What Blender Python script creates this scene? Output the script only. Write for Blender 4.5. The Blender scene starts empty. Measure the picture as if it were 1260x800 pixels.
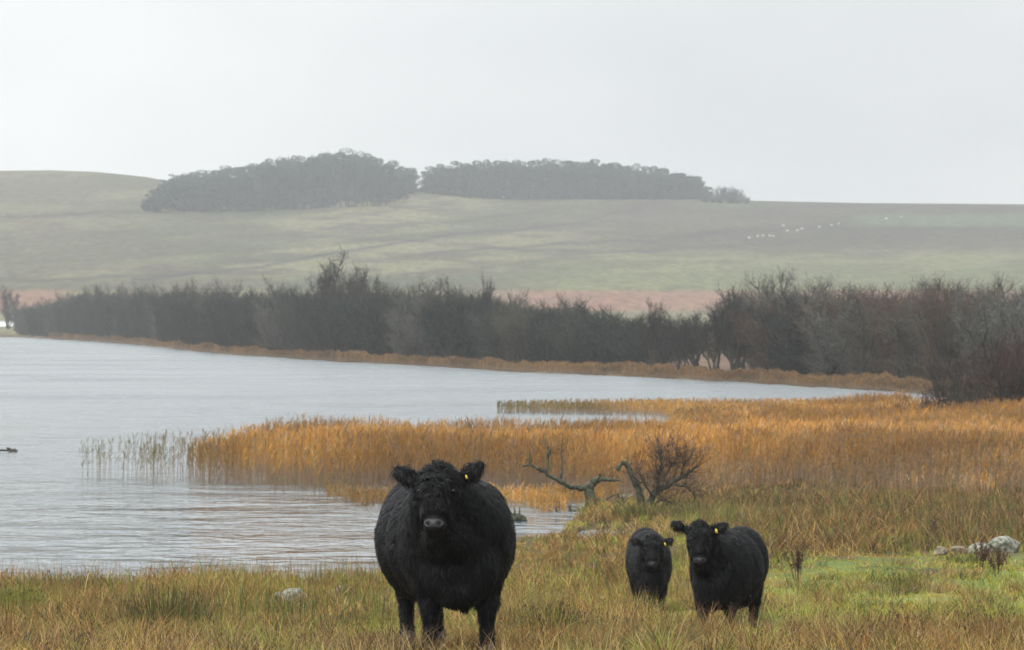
import bpy, math, random
import numpy as np
from mathutils import Vector, Matrix

R_ = math.radians
SC = bpy.context.scene
COL = SC.collection
rng = np.random.default_rng(7)
random.seed(7)

# ------------------------------------------------------------------ camera
F = 5400.0                      # focal length in pixels of the 1260 px wide photograph
HZ = 390.0                      # row of the true horizon
cam_d = bpy.data.cameras.new("camera")
cam = bpy.data.objects.new("camera", cam_d)
COL.objects.link(cam)
cam_d.sensor_width = 36.0
cam_d.lens = 36.0 * F / 1260.0
cam_d.clip_start = 0.5
cam_d.clip_end = 12000.0
cam.location = (0, 0, 0)
cam.rotation_euler = (R_(90) - math.atan((400.0 - HZ) / F), 0, 0)
cam_d.dof.use_dof = True
cam_d.dof.focus_distance = 30.5
cam_d.dof.aperture_fstop = 13.0
SC.camera = cam

# ------------------------------------------------------------------ world, sun, exposure
SUN_EL, SUN_AZ = 52.0, 205.0    # azimuth clockwise from +Y (behind the camera, a little to the left)
W = bpy.data.worlds.new("World")
SC.world = W
W.use_nodes = True
nt = W.node_tree
bg = nt.nodes["Background"]
sky = nt.nodes.new("ShaderNodeTexSky")
sky.sky_type = 'NISHITA'
sky.sun_disc = False
sky.sun_elevation = R_(SUN_EL)
sky.sun_rotation = R_(SUN_AZ)
sky.air_density = 1.0
sky.dust_density = 4.0
tc = nt.nodes.new("ShaderNodeTexCoord")
mp = nt.nodes.new("ShaderNodeMapping")
mp.inputs['Scale'].default_value = (5.0, 5.0, 11.0)
mp.inputs['Location'].default_value = (1.37, 0.3, 0.25)
nz = nt.nodes.new("ShaderNodeTexNoise")
nz.inputs['Scale'].default_value = 1.0
nz.inputs['Detail'].default_value = 3.0
nz.inputs['Roughness'].default_value = 0.45
rp = nt.nodes.new("ShaderNodeValToRGB")
rp.color_ramp.elements[0].position = 0.30
rp.color_ramp.elements[0].color = (0.70, 0.735, 0.76, 1)
rp.color_ramp.elements[1].position = 0.66
rp.color_ramp.elements[1].color = (0.97, 0.985, 0.985, 1)
mul = nt.nodes.new("ShaderNodeVectorMath"); mul.operation = 'SCALE'
mul.inputs['Scale'].default_value = 6.75
mx = nt.nodes.new("ShaderNodeMix"); mx.data_type = 'RGBA'
mx.inputs['Factor'].default_value = 0.94           # overcast: cloud covers nearly all of the sky
L = nt.links.new
L(tc.outputs['Generated'], mp.inputs['Vector'])
L(mp.outputs['Vector'], nz.inputs['Vector'])
L(nz.outputs['Fac'], rp.inputs['Fac'])
L(rp.outputs['Color'], mul.inputs[0])
L(sky.outputs['Color'], mx.inputs['A'])
# overcast luminance: brighter overhead, slightly brighter towards the left
sp = nt.nodes.new("ShaderNodeSeparateXYZ"); L(tc.outputs['Generated'], sp.inputs[0])
g1 = nt.nodes.new("ShaderNodeMath"); g1.operation = 'MULTIPLY_ADD'; g1.inputs[1].default_value = 2.4; g1.inputs[2].default_value = 1.0
cl = nt.nodes.new("ShaderNodeClamp"); L(sp.outputs['Z'], cl.inputs[0]); L(cl.outputs[0], g1.inputs[0])
g2 = nt.nodes.new("ShaderNodeMath"); g2.operation = 'MULTIPLY_ADD'; g2.inputs[1].default_value = -0.62; g2.inputs[2].default_value = 1.0
L(sp.outputs['X'], g2.inputs[0])
g3 = nt.nodes.new("ShaderNodeMath"); g3.operation = 'MULTIPLY'; L(g1.outputs[0], g3.inputs[0]); L(g2.outputs[0], g3.inputs[1])
mul2 = nt.nodes.new("ShaderNodeVectorMath"); mul2.operation = 'SCALE'
L(mul.outputs['Vector'], mul2.inputs[0]); L(g3.outputs[0], mul2.inputs['Scale'])
L(mul2.outputs['Vector'], mx.inputs['B'])
L(mx.outputs['Result'], bg.inputs['Color'])
bg.inputs['Strength'].default_value = 0.10

sun_d = bpy.data.lights.new("sun", 'SUN')
sun_d.energy = 1.5
sun_d.angle = R_(16)
sun_d.color = (1.0, 0.965, 0.91)
sun = bpy.data.objects.new("sun", sun_d)
COL.objects.link(sun)
az, el = R_(SUN_AZ), R_(SUN_EL)
sv = Vector((math.sin(az) * math.cos(el), math.cos(az) * math.cos(el), math.sin(el)))
sun.rotation_euler = sv.to_track_quat('Z', 'Y').to_euler()

SC.view_settings.view_transform = 'Standard'
SC.view_settings.look = 'None'
SC.view_settings.exposure = 0.42
SC.view_settings.gamma = 1.0
SC.cycles.use_denoising = True
SC.cycles.max_bounces = 5
SC.cycles.diffuse_bounces = 2
SC.cycles.glossy_bounces = 2
SC.cycles.transmission_bounces = 2
SC.cycles.volume_bounces = 0
SC.cycles.caustics_reflective = False
SC.cycles.caustics_refractive = False

HAZE = 2.1e-4
WATER = -4.6

# ------------------------------------------------------------------ helpers
def hash2(ix, iy, seed):
    h = (ix.astype(np.int64) * 374761393 + iy.astype(np.int64) * 668265263 + seed * 982451653) & 0xffffffff
    h = ((h ^ (h >> 13)) * 1274126177) & 0xffffffff
    h = (h ^ (h >> 16)) & 0xffffffff
    return h / 4294967295.0

def noise(x, y, seed=0):
    x = np.asarray(x, float); y = np.asarray(y, float)
    ix = np.floor(x); iy = np.floor(y)
    fx = x - ix; fy = y - iy
    fx = fx * fx * (3 - 2 * fx); fy = fy * fy * (3 - 2 * fy)
    a = hash2(ix, iy, seed); b = hash2(ix + 1, iy, seed)
    c = hash2(ix, iy + 1, seed); d = hash2(ix + 1, iy + 1, seed)
    return (a * (1 - fx) + b * fx) * (1 - fy) + (c * (1 - fx) + d * fx) * fy

def fbm(x, y, seed=0, o=4):
    s = 0; a = 0.5; t = 0
    for k in range(o):
        s = s + a * noise(np.asarray(x) * 2 ** k, np.asarray(y) * 2 ** k, seed + k * 17)
        t += a; a *= 0.5
    return s / t

def smooth(a, b, x):
    t = np.clip((x - a) / (b - a), 0, 1)
    return t * t * (3 - 2 * t)

def tag(o, label=None, cat=None, group=None, kind=None):
    if label: o['label'] = label
    if cat: o['category'] = cat
    if group: o['group'] = group
    if kind: o['kind'] = kind
    return o

def empty(name, loc, rz=0.0):
    o = bpy.data.objects.new(name, None)
    COL.objects.link(o)
    o.location = loc
    o.rotation_euler = (0, 0, rz)
    o.empty_display_size = 0.2
    return o

def mesh_np(name, V, Fc, k, mat, parent=None, col=None, smoothsh=False):
    """V (n,3), Fc flat faces of k corners each (array m,k) or a list of such arrays"""
    me = bpy.data.meshes.new(name)
    V = np.ascontiguousarray(V, dtype=np.float32)
    blocks = Fc if isinstance(Fc, list) else [Fc]
    blocks = [np.asarray(b, dtype=np.int32) for b in blocks if len(b)]
    idx = np.concatenate([b.ravel() for b in blocks])
    sizes = np.concatenate([np.full(len(b), b.shape[1], dtype=np.int32) for b in blocks])
    me.vertices.add(len(V)); me.vertices.foreach_set('co', V.ravel())
    me.loops.add(len(idx)); me.loops.foreach_set('vertex_index', idx)
    me.polygons.add(len(sizes))
    st = np.concatenate([[0], np.cumsum(sizes)[:-1]]).astype(np.int32)
    me.polygons.foreach_set('loop_start', st)
    me.polygons.foreach_set('loop_total', sizes)
    if smoothsh:
        me.polygons.foreach_set('use_smooth', np.ones(len(sizes), dtype=bool))
    if col is not None:
        at = me.color_attributes.new('col', 'FLOAT_COLOR', 'POINT')
        c = np.ones((len(V), 4), dtype=np.float32); c[:, :3] = col
        at.data.foreach_set('color', c.ravel())
    me.update(calc_edges=True)
    me.materials.append(mat)
    o = bpy.data.objects.new(name, me)
    COL.objects.link(o)
    if parent is not None: o.parent = parent
    return o

def ribbons(P, Wd, S, C):
    """P (N,K,3) centre lines, Wd (N,K) widths, S (N,3) side vectors, C (N,K,3) colours"""
    N, K, _ = P.shape
    off = S[:, None, :] * (Wd[:, :, None] * 0.5)
    V = np.stack([P - off, P + off], axis=2).reshape(-1, 3)
    Cc = np.repeat(C[:, :, None, :], 2, axis=2).reshape(-1, 3)
    b = (np.arange(N) * K * 2)[:, None] + (np.arange(K - 1) * 2)[None, :]
    Fq = np.stack([b, b + 1, b + 3, b + 2], axis=-1).reshape(-1, 4)
    return V, Fq, Cc

class Geo:
    def __init__(s): s.V = []; s.F = {}; s.C = []; s.n = 0
    def add(s, V, Fq, C):
        Fq = np.asarray(Fq)
        s.V.append(V); s.C.append(np.broadcast_to(C, (len(V), 3)))
        s.F.setdefault(Fq.shape[1], []).append(Fq + s.n); s.n += len(V)
    def tube(s, pts, rad, col=(0.1, 0.1, 0.1), n=6):
        pts = np.asarray(pts, float); rad = np.asarray(rad, float)
        K = len(pts)
        d = np.gradient(pts, axis=0); d /= np.linalg.norm(d, axis=1)[:, None] + 1e-9
        ref = np.array([0.31, 0.9, 0.17]); ref /= np.linalg.norm(ref)
        u = np.cross(d, ref); u /= np.linalg.norm(u, axis=1)[:, None] + 1e-9
        v = np.cross(d, u)
        a = np.arange(n) * 2 * math.pi / n
        V = pts[:, None, :] + rad[:, None, None] * (np.cos(a)[None, :, None] * u[:, None, :] + np.sin(a)[None, :, None] * v[:, None, :])
        V = V.reshape(-1, 3)
        i = np.arange(K - 1)[:, None] * n; j = np.arange(n)[None, :]; j2 = (j + 1) % n
        Fq = np.stack([i + j, i + j2, i + n + j2, i + n + j], axis=-1).reshape(-1, 4)
        s.add(V, Fq, np.array(col))
        if n > 3:
            s.add(V[-n:], np.arange(n)[None, :], np.array(col))
    def build(s, name, mat, parent=None, smoothsh=False):
        return mesh_np(name, np.concatenate(s.V), [np.concatenate(f) for f in s.F.values()], 0, mat, parent,
                       np.concatenate(s.C), smoothsh)

def px(p, y, D):               # a direction of sight at distance D -> world point
    return np.array([(p - 630.0) / F * D, D, -(y - HZ) / F * D])

# ------------------------------------------------------------------ materials
def new_mat(name):
    m = bpy.data.materials.new(name); m.use_nodes = True
    return m, m.node_tree, m.node_tree.nodes['Principled BSDF']

def veg_mat(name, rough=0.6, spec=0.25, trans=0.3):
    m, t, p = new_mat(name)
    a = t.nodes.new('ShaderNodeAttribute'); a.attribute_name = 'col'
    t.links.new(a.outputs['Color'], p.inputs['Base Color'])
    p.inputs['Roughness'].default_value = rough
    p.inputs['Specular IOR Level'].default_value = spec
    if trans > 0:
        tr = t.nodes.new('ShaderNodeBsdfTranslucent')
        t.links.new(a.outputs['Color'], tr.inputs['Color'])
        ms = t.nodes.new('ShaderNodeMixShader'); ms.inputs[0].default_value = trans
        t.links.new(p.outputs[0], ms.inputs[1]); t.links.new(tr.outputs[0], ms.inputs[2])
        t.links.new(ms.outputs[0], t.nodes['Material Output'].inputs['Surface'])
    return m

M_GRASS = veg_mat('grass', 0.55, 0.3, 0.35)
M_REED = veg_mat('reed', 0.6, 0.25, 0.4)
M_TWIG = veg_mat('bare_twigs', 0.8, 0.15, 0.0)
M_NEEDLE = veg_mat('conifer_needles', 0.8, 0.1, 0.0)

def bark_mat(name, c1, c2, scale=14.0):
    m, t, p = new_mat(name)
    n = t.nodes.new('ShaderNodeTexNoise'); n.inputs['Scale'].default_value = scale; n.inputs['Detail'].default_value = 6
    co = t.nodes.new('ShaderNodeTexCoord'); t.links.new(co.outputs['Object'], n.inputs['Vector'])
    r = t.nodes.new('ShaderNodeValToRGB')
    r.color_ramp.elements[0].position = 0.38; r.color_ramp.elements[0].color = (*c1, 1)
    r.color_ramp.elements[1].position = 0.64; r.color_ramp.elements[1].color = (*c2, 1)
    t.links.new(n.outputs['Fac'], r.inputs['Fac']); t.links.new(r.outputs['Color'], p.inputs['Base Color'])
    b = t.nodes.new('ShaderNodeBump'); b.inputs['Strength'].default_value = 0.6; b.inputs['Distance'].default_value = 0.02
    t.links.new(n.outputs['Fac'], b.inputs['Height']); t.links.new(b.outputs['Normal'], p.inputs['Normal'])
    p.inputs['Roughness'].default_value = 0.85
    return m
M_BARK = bark_mat('dark_bark', (0.018, 0.015, 0.012), (0.06, 0.055, 0.035))
M_MOSS = bark_mat('mossy_bark', (0.018, 0.017, 0.012), (0.07, 0.08, 0.04))
M_ROCK = bark_mat('lichen_rock', (0.06, 0.065, 0.04), (0.27, 0.27, 0.22), 14.0)
M_ROCKD = bark_mat('tan_rock', (0.10, 0.08, 0.055), (0.26, 0.21, 0.14), 9.0)

# terrain: per-vertex albedo with fine procedural mottling
M_TERR, t, p = new_mat('ground')
a = t.nodes.new('ShaderNodeAttribute'); a.attribute_name = 'col'
co = t.nodes.new('ShaderNodeTexCoord')
mpp = t.nodes.new('ShaderNodeMapping'); mpp.inputs['Scale'].default_value = (0.35, 0.05, 0.3)
n = t.nodes.new('ShaderNodeTexNoise'); n.inputs['Scale'].default_value = 1.0; n.inputs['Detail'].default_value = 8; n.inputs['Roughness'].default_value = 0.7
t.links.new(co.outputs['Object'], mpp.inputs['Vector']); t.links.new(mpp.outputs['Vector'], n.inputs['Vector'])
mr = t.nodes.new('ShaderNodeMapRange')
mr.inputs['From Min'].default_value = 0.3; mr.inputs['From Max'].default_value = 0.7
mr.inputs['To Min'].default_value = 0.45; mr.inputs['To Max'].default_value = 1.55
t.links.new(n.outputs['Fac'], mr.inputs['Value'])
vm = t.nodes.new('ShaderNodeVectorMath'); vm.operation = 'SCALE'
t.links.new(a.outputs['Color'], vm.inputs[0]); t.links.new(mr.outputs['Result'], vm.inputs['Scale'])
t.links.new(vm.outputs['Vector'], p.inputs['Base Color'])
p.inputs['Roughness'].default_value = 0.95; p.inputs['Specular IOR Level'].default_value = 0.1

# water: dark, glossy, wind-rippled
M_WATER, t, p = new_mat('water')
p.inputs['Base Color'].default_value = (0.055, 0.075, 0.082, 1)
p.inputs['Roughness'].default_value = 0.20
p.inputs['IOR'].default_value = 1.6
co = t.nodes.new('ShaderNodeTexCoord')
def wv(sx, sy, det, dist, w):
    m_ = t.nodes.new('ShaderNodeMapping'); m_.inputs['Scale'].default_value = (sx, sy, 1); m_.inputs['Rotation'].default_value = (0, 0, 0.12)
    n_ = t.nodes.new('ShaderNodeTexNoise'); n_.inputs['Scale'].default_value = 1; n_.inputs['Detail'].default_value = det
    n_.inputs['Distortion'].default_value = dist; n_.inputs['Roughness'].default_value = 0.55
    t.links.new(co.outputs['Object'], m_.inputs['Vector']); t.links.new(m_.outputs['Vector'], n_.inputs['Vector'])
    x = t.nodes.new('ShaderNodeMath'); x.operation = 'MULTIPLY'; x.inputs[1].default_value = w
    t.links.new(n_.outputs['Fac'], x.inputs[0])
    return x.outputs[0]
def addn(a_, b_):
    x = t.nodes.new('ShaderNodeMath'); x.operation = 'ADD'
    t.links.new(a_, x.inputs[0]); t.links.new(b_, x.inputs[1]); return x.outputs[0]
h = addn(addn(wv(2.2, 2.2, 2, 0.6, 0.17), wv(0.85, 0.95, 2, 0.8, 0.50)), wv(0.22, 0.24, 3, 0.5, 1.7))
mk = t.nodes.new('ShaderNodeMapping'); mk.inputs['Scale'].default_value = (0.06, 0.05, 1)
nk = t.nodes.new('ShaderNodeTexNoise'); nk.inputs['Scale'].default_value = 1; nk.inputs['Detail'].default_value = 7
t.links.new(co.outputs['Object'], mk.inputs['Vector']); t.links.new(mk.outputs['Vector'], nk.inputs['Vector'])
mrk = t.nodes.new('ShaderNodeMapRange')
mrk.inputs['From Min'].default_value = 0.35; mrk.inputs['From Max'].default_value = 0.68
mrk.inputs['To Min'].default_value = 0.25; mrk.inputs['To Max'].default_value = 1.0
t.links.new(nk.outputs['Fac'], mrk.inputs['Value'])
bmp = t.nodes.new('ShaderNodeBump'); bmp.inputs['Distance'].default_value = 1.0
t.links.new(mrk.outputs['Result'], bmp.inputs['Strength'])
mrr = t.nodes.new('ShaderNodeMapRange')
mrr.inputs['From Min'].default_value = 0.35; mrr.inputs['From Max'].default_value = 0.65
mrr.inputs['To Min'].default_value = 0.05; mrr.inputs['To Max'].default_value = 0.17
t.links.new(nk.outputs['Fac'], mrr.inputs['Value']); spw = t.nodes.new('ShaderNodeSeparateXYZ'); t.links.new(co.outputs['Object'], spw.inputs[0])
mry = t.nodes.new('ShaderNodeMapRange')          # choppier out on the open water than in the lee of the reeds
mry.inputs['From Min'].default_value = 110; mry.inputs['From Max'].default_value = 320
mry.inputs['To Min'].default_value = 0.0; mry.inputs['To Max'].default_value = 0.15
t.links.new(spw.outputs['Y'], mry.inputs['Value'])
t.links.new(addn(mrr.outputs['Result'], mry.outputs['Result']), p.inputs['Roughness'])
t.links.new(h, bmp.inputs['Height'])
t.links.new(bmp.outputs['Normal'], p.inputs['Normal'])
WATER_BUMP = bmp

def plain(name, c, rough=0.5, spec=0.5):
    m, t, p = new_mat(name)
    n = t.nodes.new('ShaderNodeTexNoise'); n.inputs['Scale'].default_value = 40; n.inputs['Detail'].default_value = 3
    r = t.nodes.new('ShaderNodeValToRGB')
    r.color_ramp.elements[0].color = (c[0] * .75, c[1] * .75, c[2] * .75, 1); r.color_ramp.elements[1].color = (min(1, c[0] * 1.2), min(1, c[1] * 1.2), min(1, c[2] * 1.2), 1)
    t.links.new(n.outputs['Fac'], r.inputs['Fac']); t.links.new(r.outputs['Color'], p.inputs['Base Color'])
    p.inputs['Roughness'].default_value = rough; p.inputs['Specular IOR Level'].default_value = spec
    return m
M_WOOL = plain('wool', (0.52, 0.50, 0.45), 0.9, 0.1)
M_FACE = plain('sheep_face', (0.55, 0.52, 0.47), 0.8, 0.2)
M_HIDE = plain('black_hide', (0.004, 0.004, 0.005), 0.6, 0.15)
M_NOSE = plain('wet_nose', (0.026, 0.025, 0.026), 0.5, 0.3)
M_NOSED = plain('dark_wet_nose', (0.012, 0.012, 0.013), 0.45, 0.3)
M_NOSTRIL = plain('nostril', (0.004, 0.004, 0.004), 0.6, 0.2)
M_EYE = plain('eye', (0.006, 0.005, 0.005), 0.18, 0.35)
M_TAG = plain('yellow_plastic', (0.55, 0.40, 0.06), 0.5, 0.3)
M_HOOF = plain('hoof', (0.03, 0.027, 0.024), 0.5, 0.4)
M_FUR, t, p = new_mat('black_fur')
a = t.nodes.new('ShaderNodeAttribute'); a.attribute_name = 'col'
t.links.new(a.outputs['Color'], p.inputs['Base Color'])
p.inputs['Roughness'].default_value = 0.46; p.inputs['Specular IOR Level'].default_value = 0.11

# ------------------------------------------------------------------ the lie of the land
SH_U = np.array([-3000, -600, 0, 60, 240, 280, 420, 630, 840, 1000, 1110, 1160, 1260, 3000.])
SH_R = np.array([1200, 1180, 1060, 930, 590, 540, 452, 371, 326, 293, 270, 258, 250, 250.])
def shore_far(u): return np.interp(u, SH_U, SH_R)
CR_U = np.array([-3000, -300, 0, 60, 120, 180, 250, 330, 420, 490, 530, 600, 700, 850, 930, 1060, 1260, 1700, 3000.])
CR_Y = np.array([235, 215, 211, 210, 212, 218, 232, 236, 230, 231, 236, 243, 243, 243, 247, 250, 252, 256, 270.])
def crest_y(u): return np.interp(u, CR_U, CR_Y)
NL = [(-4000, 66), (-400, 66), (0, 67), (200, 68), (430, 70), (500, 76), (600, 86), (640, 88.5), (690, 90.5), (702, 97), (720, 104),
      (770, 107), (830, 109), (880, 116), (930, 150), (1000, 172), (1110, 186), (1150, 215), (1175, 256), (1260, 262), (4000, 270)]
NLU = np.array([q[0] for q in NL], float); NLR = np.array([q[1] for q in NL], float)
def shore_near(u, wob=True):
    return np.interp(u, NLU, NLR)
PR = np.array([0, 20, 30, 40, 51, 60, 70, 85, 100, 115, 130, 260, 400.])
PZ = np.array([-1.62, -1.85, -2.305, -2.93, -3.45, -3.72, -3.93, -4.22, -4.40, -4.47, -4.50, -4.52, -4.5])
R0, R1, RC = 1000.0, 1250.0, 2100.0
def bearing(X, Y):
    Rr = np.hypot(X, Y) + 1e-6
    th = np.clip(np.arctan2(X, Y), -0.62, 0.62)
    return np.tan(th) * F + 630.0, Rr

def height(X, Y, detail=True):
    X = np.asarray(X, float); Y = np.asarray(Y, float)
    u, r = bearing(X, Y)
    back = np.abs(np.arctan2(X, Y)) > 0.62
    # near land
    zn = np.interp(r, PR, PZ)
    zl = np.interp(r, [0, 20, 30, 40, 51, 58, 66, 75, 85, 100, 400], [-1.62, -1.85, -2.305, -2.93, -3.48, -3.80, -4.14, -4.36, -4.50, -4.5, -4.5])
    wl = smooth(860, 740, u)
    zn = zn * (1 - wl) + zl * wl
    wob = (fbm(X * 0.35, Y * 0.35, 5, 3) - 0.5) * 4.0 * smooth(20, 70, r)
    sn = shore_near(u) + wob * np.where(u > 860, 2.5, 1.0)
    d = sn - r
    hum = (fbm(X * 0.8, Y * 0.8, 11, 3) - 0.5) * 0.22 + (fbm(X * 0.15, Y * 0.15, 12, 2) - 0.5) * 0.25
    hum = hum * smooth(18, 27, r)
    bank = np.clip(d * 0.25, -2.2, 60)
    zn = np.where(d > 0, np.minimum(zn + hum * 0.8, WATER + 0.05 + bank + 0.3 * smooth(0, 1.2, d)), WATER - 0.04 + np.maximum(d * 0.08, -1.6))
    # a sunken channel of the loch left of the leaning bush
    ch = np.exp(-((u - 750) / 22) ** 2 - ((r - 92.8) / 1.5) ** 2) * (0.5 + fbm(X * 1.5, Y * 1.5, 13, 2)) + np.exp(-((u - 722) / 9) ** 2 - ((r - 91.5) / 2.2) ** 2)
    zn = zn - 0.75 * np.clip(ch, 0, 1) * (d > -3)
    # far land
    sf = shore_far(u) + (fbm(X * 0.03, Y * 0.03, 21, 3) - 0.5) * 12 * smooth(200, 500, r)
    e = r - sf
    zf = np.where(e > 0, WATER + 0.12 + 0.25 * smooth(0, 6, e), WATER - 0.04 + np.maximum(e * 0.05, -1.6))
    y0 = HZ - (WATER + 0.37) / R0 * F
    yy = np.where(r < R1, y0 + (357 - y0) * smooth(R0, R1 + 40, r) ** 0.9, 0)
    zr0 = -(yy - HZ) / F * r
    cy = crest_y(u)
    tt = np.clip((r - R1) / (RC - R1), 0, 1)
    und = (fbm(u * 0.006, r * 0.006, 31, 3) - 0.5) * 7 * np.sin(math.pi * tt)
    ridge = -5.0 * np.exp(-((u - 540) / 60.) ** 2 - ((tt - 0.86) / 0.10) ** 2)
    y1 = 357 + (cy - 357) * (tt ** 0.92) + und + ridge
    z1 = -(y1 - HZ) / F * r
    zb = -(cy - HZ) / F * RC - (r - RC) * 0.012
    zfar = np.where(r < R0, zf, np.where(r < R1, np.maximum(zr0, zf), np.where(r < RC, z1, zb)))
    zfar = np.where((r < R0) & (e < 0), WATER - 0.04 + np.maximum(e * 0.05, -1.6), zfar)
    z = np.maximum(np.where(r < 500, zn, -99), np.where(r > 180, zfar, -99))
    zback = -1.62 - 3.0 * smooth(60, 900, r) + (fbm(X * 0.02, Y * 0.02, 41, 3) - 0.5) * 2 * smooth(60, 300, r)
    bb = smooth(0.45, 0.62, np.abs(np.arctan2(X, Y)))
    z = z * (1 - bb) + zback * bb
    return z

def H1(X, Y): return float(height(np.array([X]), np.array([Y]))[0])

def lerp3(a, b, t):
    return np.asarray(a) * (1 - t[..., None]) + np.asarray(b) * t[..., None]

def ground_colour(X, Y, Z):
    u, r = bearing(X, Y)
    y = HZ - Z / r * F
    n1 = fbm(X * 0.5, Y * 0.5, 51, 4); n2 = fbm(X * 0.12, Y * 0.12, 53, 3)
    c = lerp3((0.045, 0.038, 0.016), (0.085, 0.065, 0.03), n1)
    g = lawn_mask(u, r, X, Y)
    c = lerp3(c, (0.12, 0.15, 0.04), g)
    c = lerp3(c, (0.05, 0.035, 0.018), smooth(90, 110, r) * (r < 300))
    # under the far trees
    far = smooth(190, 260, r)
    c = lerp3(c, (0.085, 0.06, 0.03), far)
    c = lerp3(c, (0.11, 0.068, 0.045), smooth(25, 60, r - shore_far(u)) * (r < R0 + 20) * (r > 250))
    # red moor grass beyond the trees
    red = smooth(385, 380, y) * smooth(356, 358.5, y) * (r > R0 - 40)
    c = np.where((r > R0 + 20)[..., None], np.asarray((0.12, 0.11, 0.06)), c)
    nr = fbm(u * 0.02, y * 0.15, 55, 3)
    c = lerp3(c, (0.165, 0.078, 0.055), red * (0.55 + 0.45 * nr) * np.clip(smooth(560, 660, u) + smooth(110, 60, u), 0.15, 1))
    # hill
    hill = (y < 357.5) & (r > R1 - 15)
    nn = fbm(u * 0.006 + y * 0.012, y * 0.06 + u * 0.004, 57, 4)
    n3 = fbm(u * 0.02, y * 0.22, 59, 4)
    hc = lerp3((0.10, 0.11, 0.05), (0.24, 0.225, 0.11), smooth(0.35, 0.65, nn))
    hc = lerp3(hc, (0.105, 0.085, 0.055), smooth(0.45, 0.65, n3) * 0.85)
    # brown heather on the upper right and the bright grazed strip
    w = smooth(600, 800, u) * smooth(318, 300, y + 12 * (n3 - 0.5)) * smooth(240, 256, y)
    hc = lerp3(hc, (0.085, 0.072, 0.052), w * 0.75)
    low = smooth(300, 345, y) * smooth(500, 760, u)
    hc = lerp3(hc, (0.21, 0.23, 0.095), low * 0.7)
    gs = smooth(1030, 1075, u) * smooth(262.5, 266, y + 4 * (n3 - .5)) * smooth(282, 277, y - 0.008 * (u - 1100) + 4 * (n3 - .5))
    hc = lerp3(hc, (0.135, 0.19, 0.085), gs * 0.65)
    gs2 = np.exp(-((u - 900) / 40) ** 2 - ((y - 252.5) / 2.5) ** 2)
    hc = lerp3(hc, (0.14, 0.20, 0.09), gs2 * 0.7)
    left = smooth(330, 40, u)
    hc = lerp3(hc, (0.20, 0.185, 0.115), left * 0.5)
    # old dykes and drains running down the slope as dark lines
    for pts, wd, st in [
        ([(160, 345), (300, 332), (430, 308), (560, 289), (700, 276), (790, 257)], 1.3, 0.6),
        ([(520, 312), (600, 307), (700, 299), (800, 297), (900, 281)], 1.5, 0.5),
        ([(640, 306), (760, 312), (850, 303), (1000, 300)], 1.6, 0.4),
        ([(0, 268), (80, 263), (180, 261), (300, 262)], 1.6, 0.4),
        ([(0, 345), (90, 343), (180, 340), (240, 338)], 2.2, 0.35),
        ([(60, 292), (150, 288), (260, 290)], 1.5, 0.25),
        ([(860, 286), (1000, 282), (1100, 283), (1260, 281)], 1.6, 0.5),
        ([(440, 270), (560, 275), (640, 262), (760, 249)], 1.4, 0.35)]:
        P = np.array(pts, float)
        yl = np.interp(u, P[:, 0], P[:, 1], left=-99, right=-99) + (noise(u * 0.05, u * 0, 77) - .5) * 4
        hc = lerp3(hc, (0.055, 0.05, 0.042), min(0.95, st * 1.6) * np.exp(-((y - yl) / (wd * 1.15)) ** 2))
    hc = hc * np.array([0.46, 0.46, 0.48])
    c = np.where(hill[..., None], hc, c)
    # far-left flooded field: its bright water sheen painted as pale ground colour
    fl = smooth(29, 24, u) * smooth(395.5, 397, y) * smooth(402, 400.5, y) * (r > 1060)
    c = lerp3(c, (0.62, 0.64, 0.64), fl)
    return np.clip(c, 0, 1)

def lawn_mask(u, r, X, Y):
    n = fbm(X * 0.45, Y * 0.22, 61, 3)
    right = smooth(880, 985, u + 60 * (n - .5)) * smooth(43, 47, r + 8 * (n - .5)) * smooth(76, 70, r + 6 * (n - .5))
    mid = np.exp(-((u - 845) / 45) ** 2 - ((r - 49) / 7) ** 2) * 1.2
    sm = np.exp(-((u - 690) / 40) ** 2 - ((r - 62) / 5) ** 2) * 0.9
    nf = fbm(X * 1.3, Y * 0.8, 67, 3)
    return np.clip(np.clip(right + mid + sm, 0, 1) * smooth(0.22, 0.42, n + 0.08) * smooth(0.26, 0.44, nf + 0.03), 0, 1)

# polar grid centred on the camera's foot, finest where it is seen
rad = np.concatenate([np.linspace(0.6, 22, 18), np.arange(22.5, 130, 0.5), np.arange(130, 300, 1.6), np.arange(300, 1000, 9.0),
                      np.arange(1000, 2130, 8.0), np.linspace(2150, 3500, 10)])
th = np.concatenate([np.linspace(-math.pi, -0.7, 40, endpoint=False), np.linspace(-0.7, -0.17, 60, endpoint=False),
                     np.linspace(-0.17, 0.17, 560, endpoint=False), np.linspace(0.17, 0.7, 60, endpoint=False),
                     np.linspace(0.7, math.pi, 40, endpoint=False)])
RR, TT = np.meshgrid(rad, th, indexing='ij')
GX = RR * np.sin(TT); GY = RR * np.cos(TT)
GZ = height(GX, GY)
GC = ground_colour(GX, GY, GZ)
nr_, nt_ = RR.shape
V = np.stack([GX, GY, GZ], -1).reshape(-1, 3); C = GC.reshape(-1, 3)
i = np.arange(nr_ - 1)[:, None] * nt_; j = np.arange(nt_)[None, :]; j2 = (j + 1) % nt_
FQ = np.stack([i + j, i + nt_ + j, i + nt_ + j2, i + j2], -1).reshape(-1, 4)
V = np.vstack([V, [[0, 0, -1.62]]]); C = np.vstack([C, C[:1]])
tri = np.stack([np.full(nt_, len(V) - 1), np.arange(nt_), (np.arange(nt_) + 1) % nt_], -1)
ground = mesh_np('ground', V, [FQ, tri], 0, M_TERR, None, C, True)
tag(ground, kind='structure', label='rough pasture sloping to the loch and rising to grassy hills')

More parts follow.
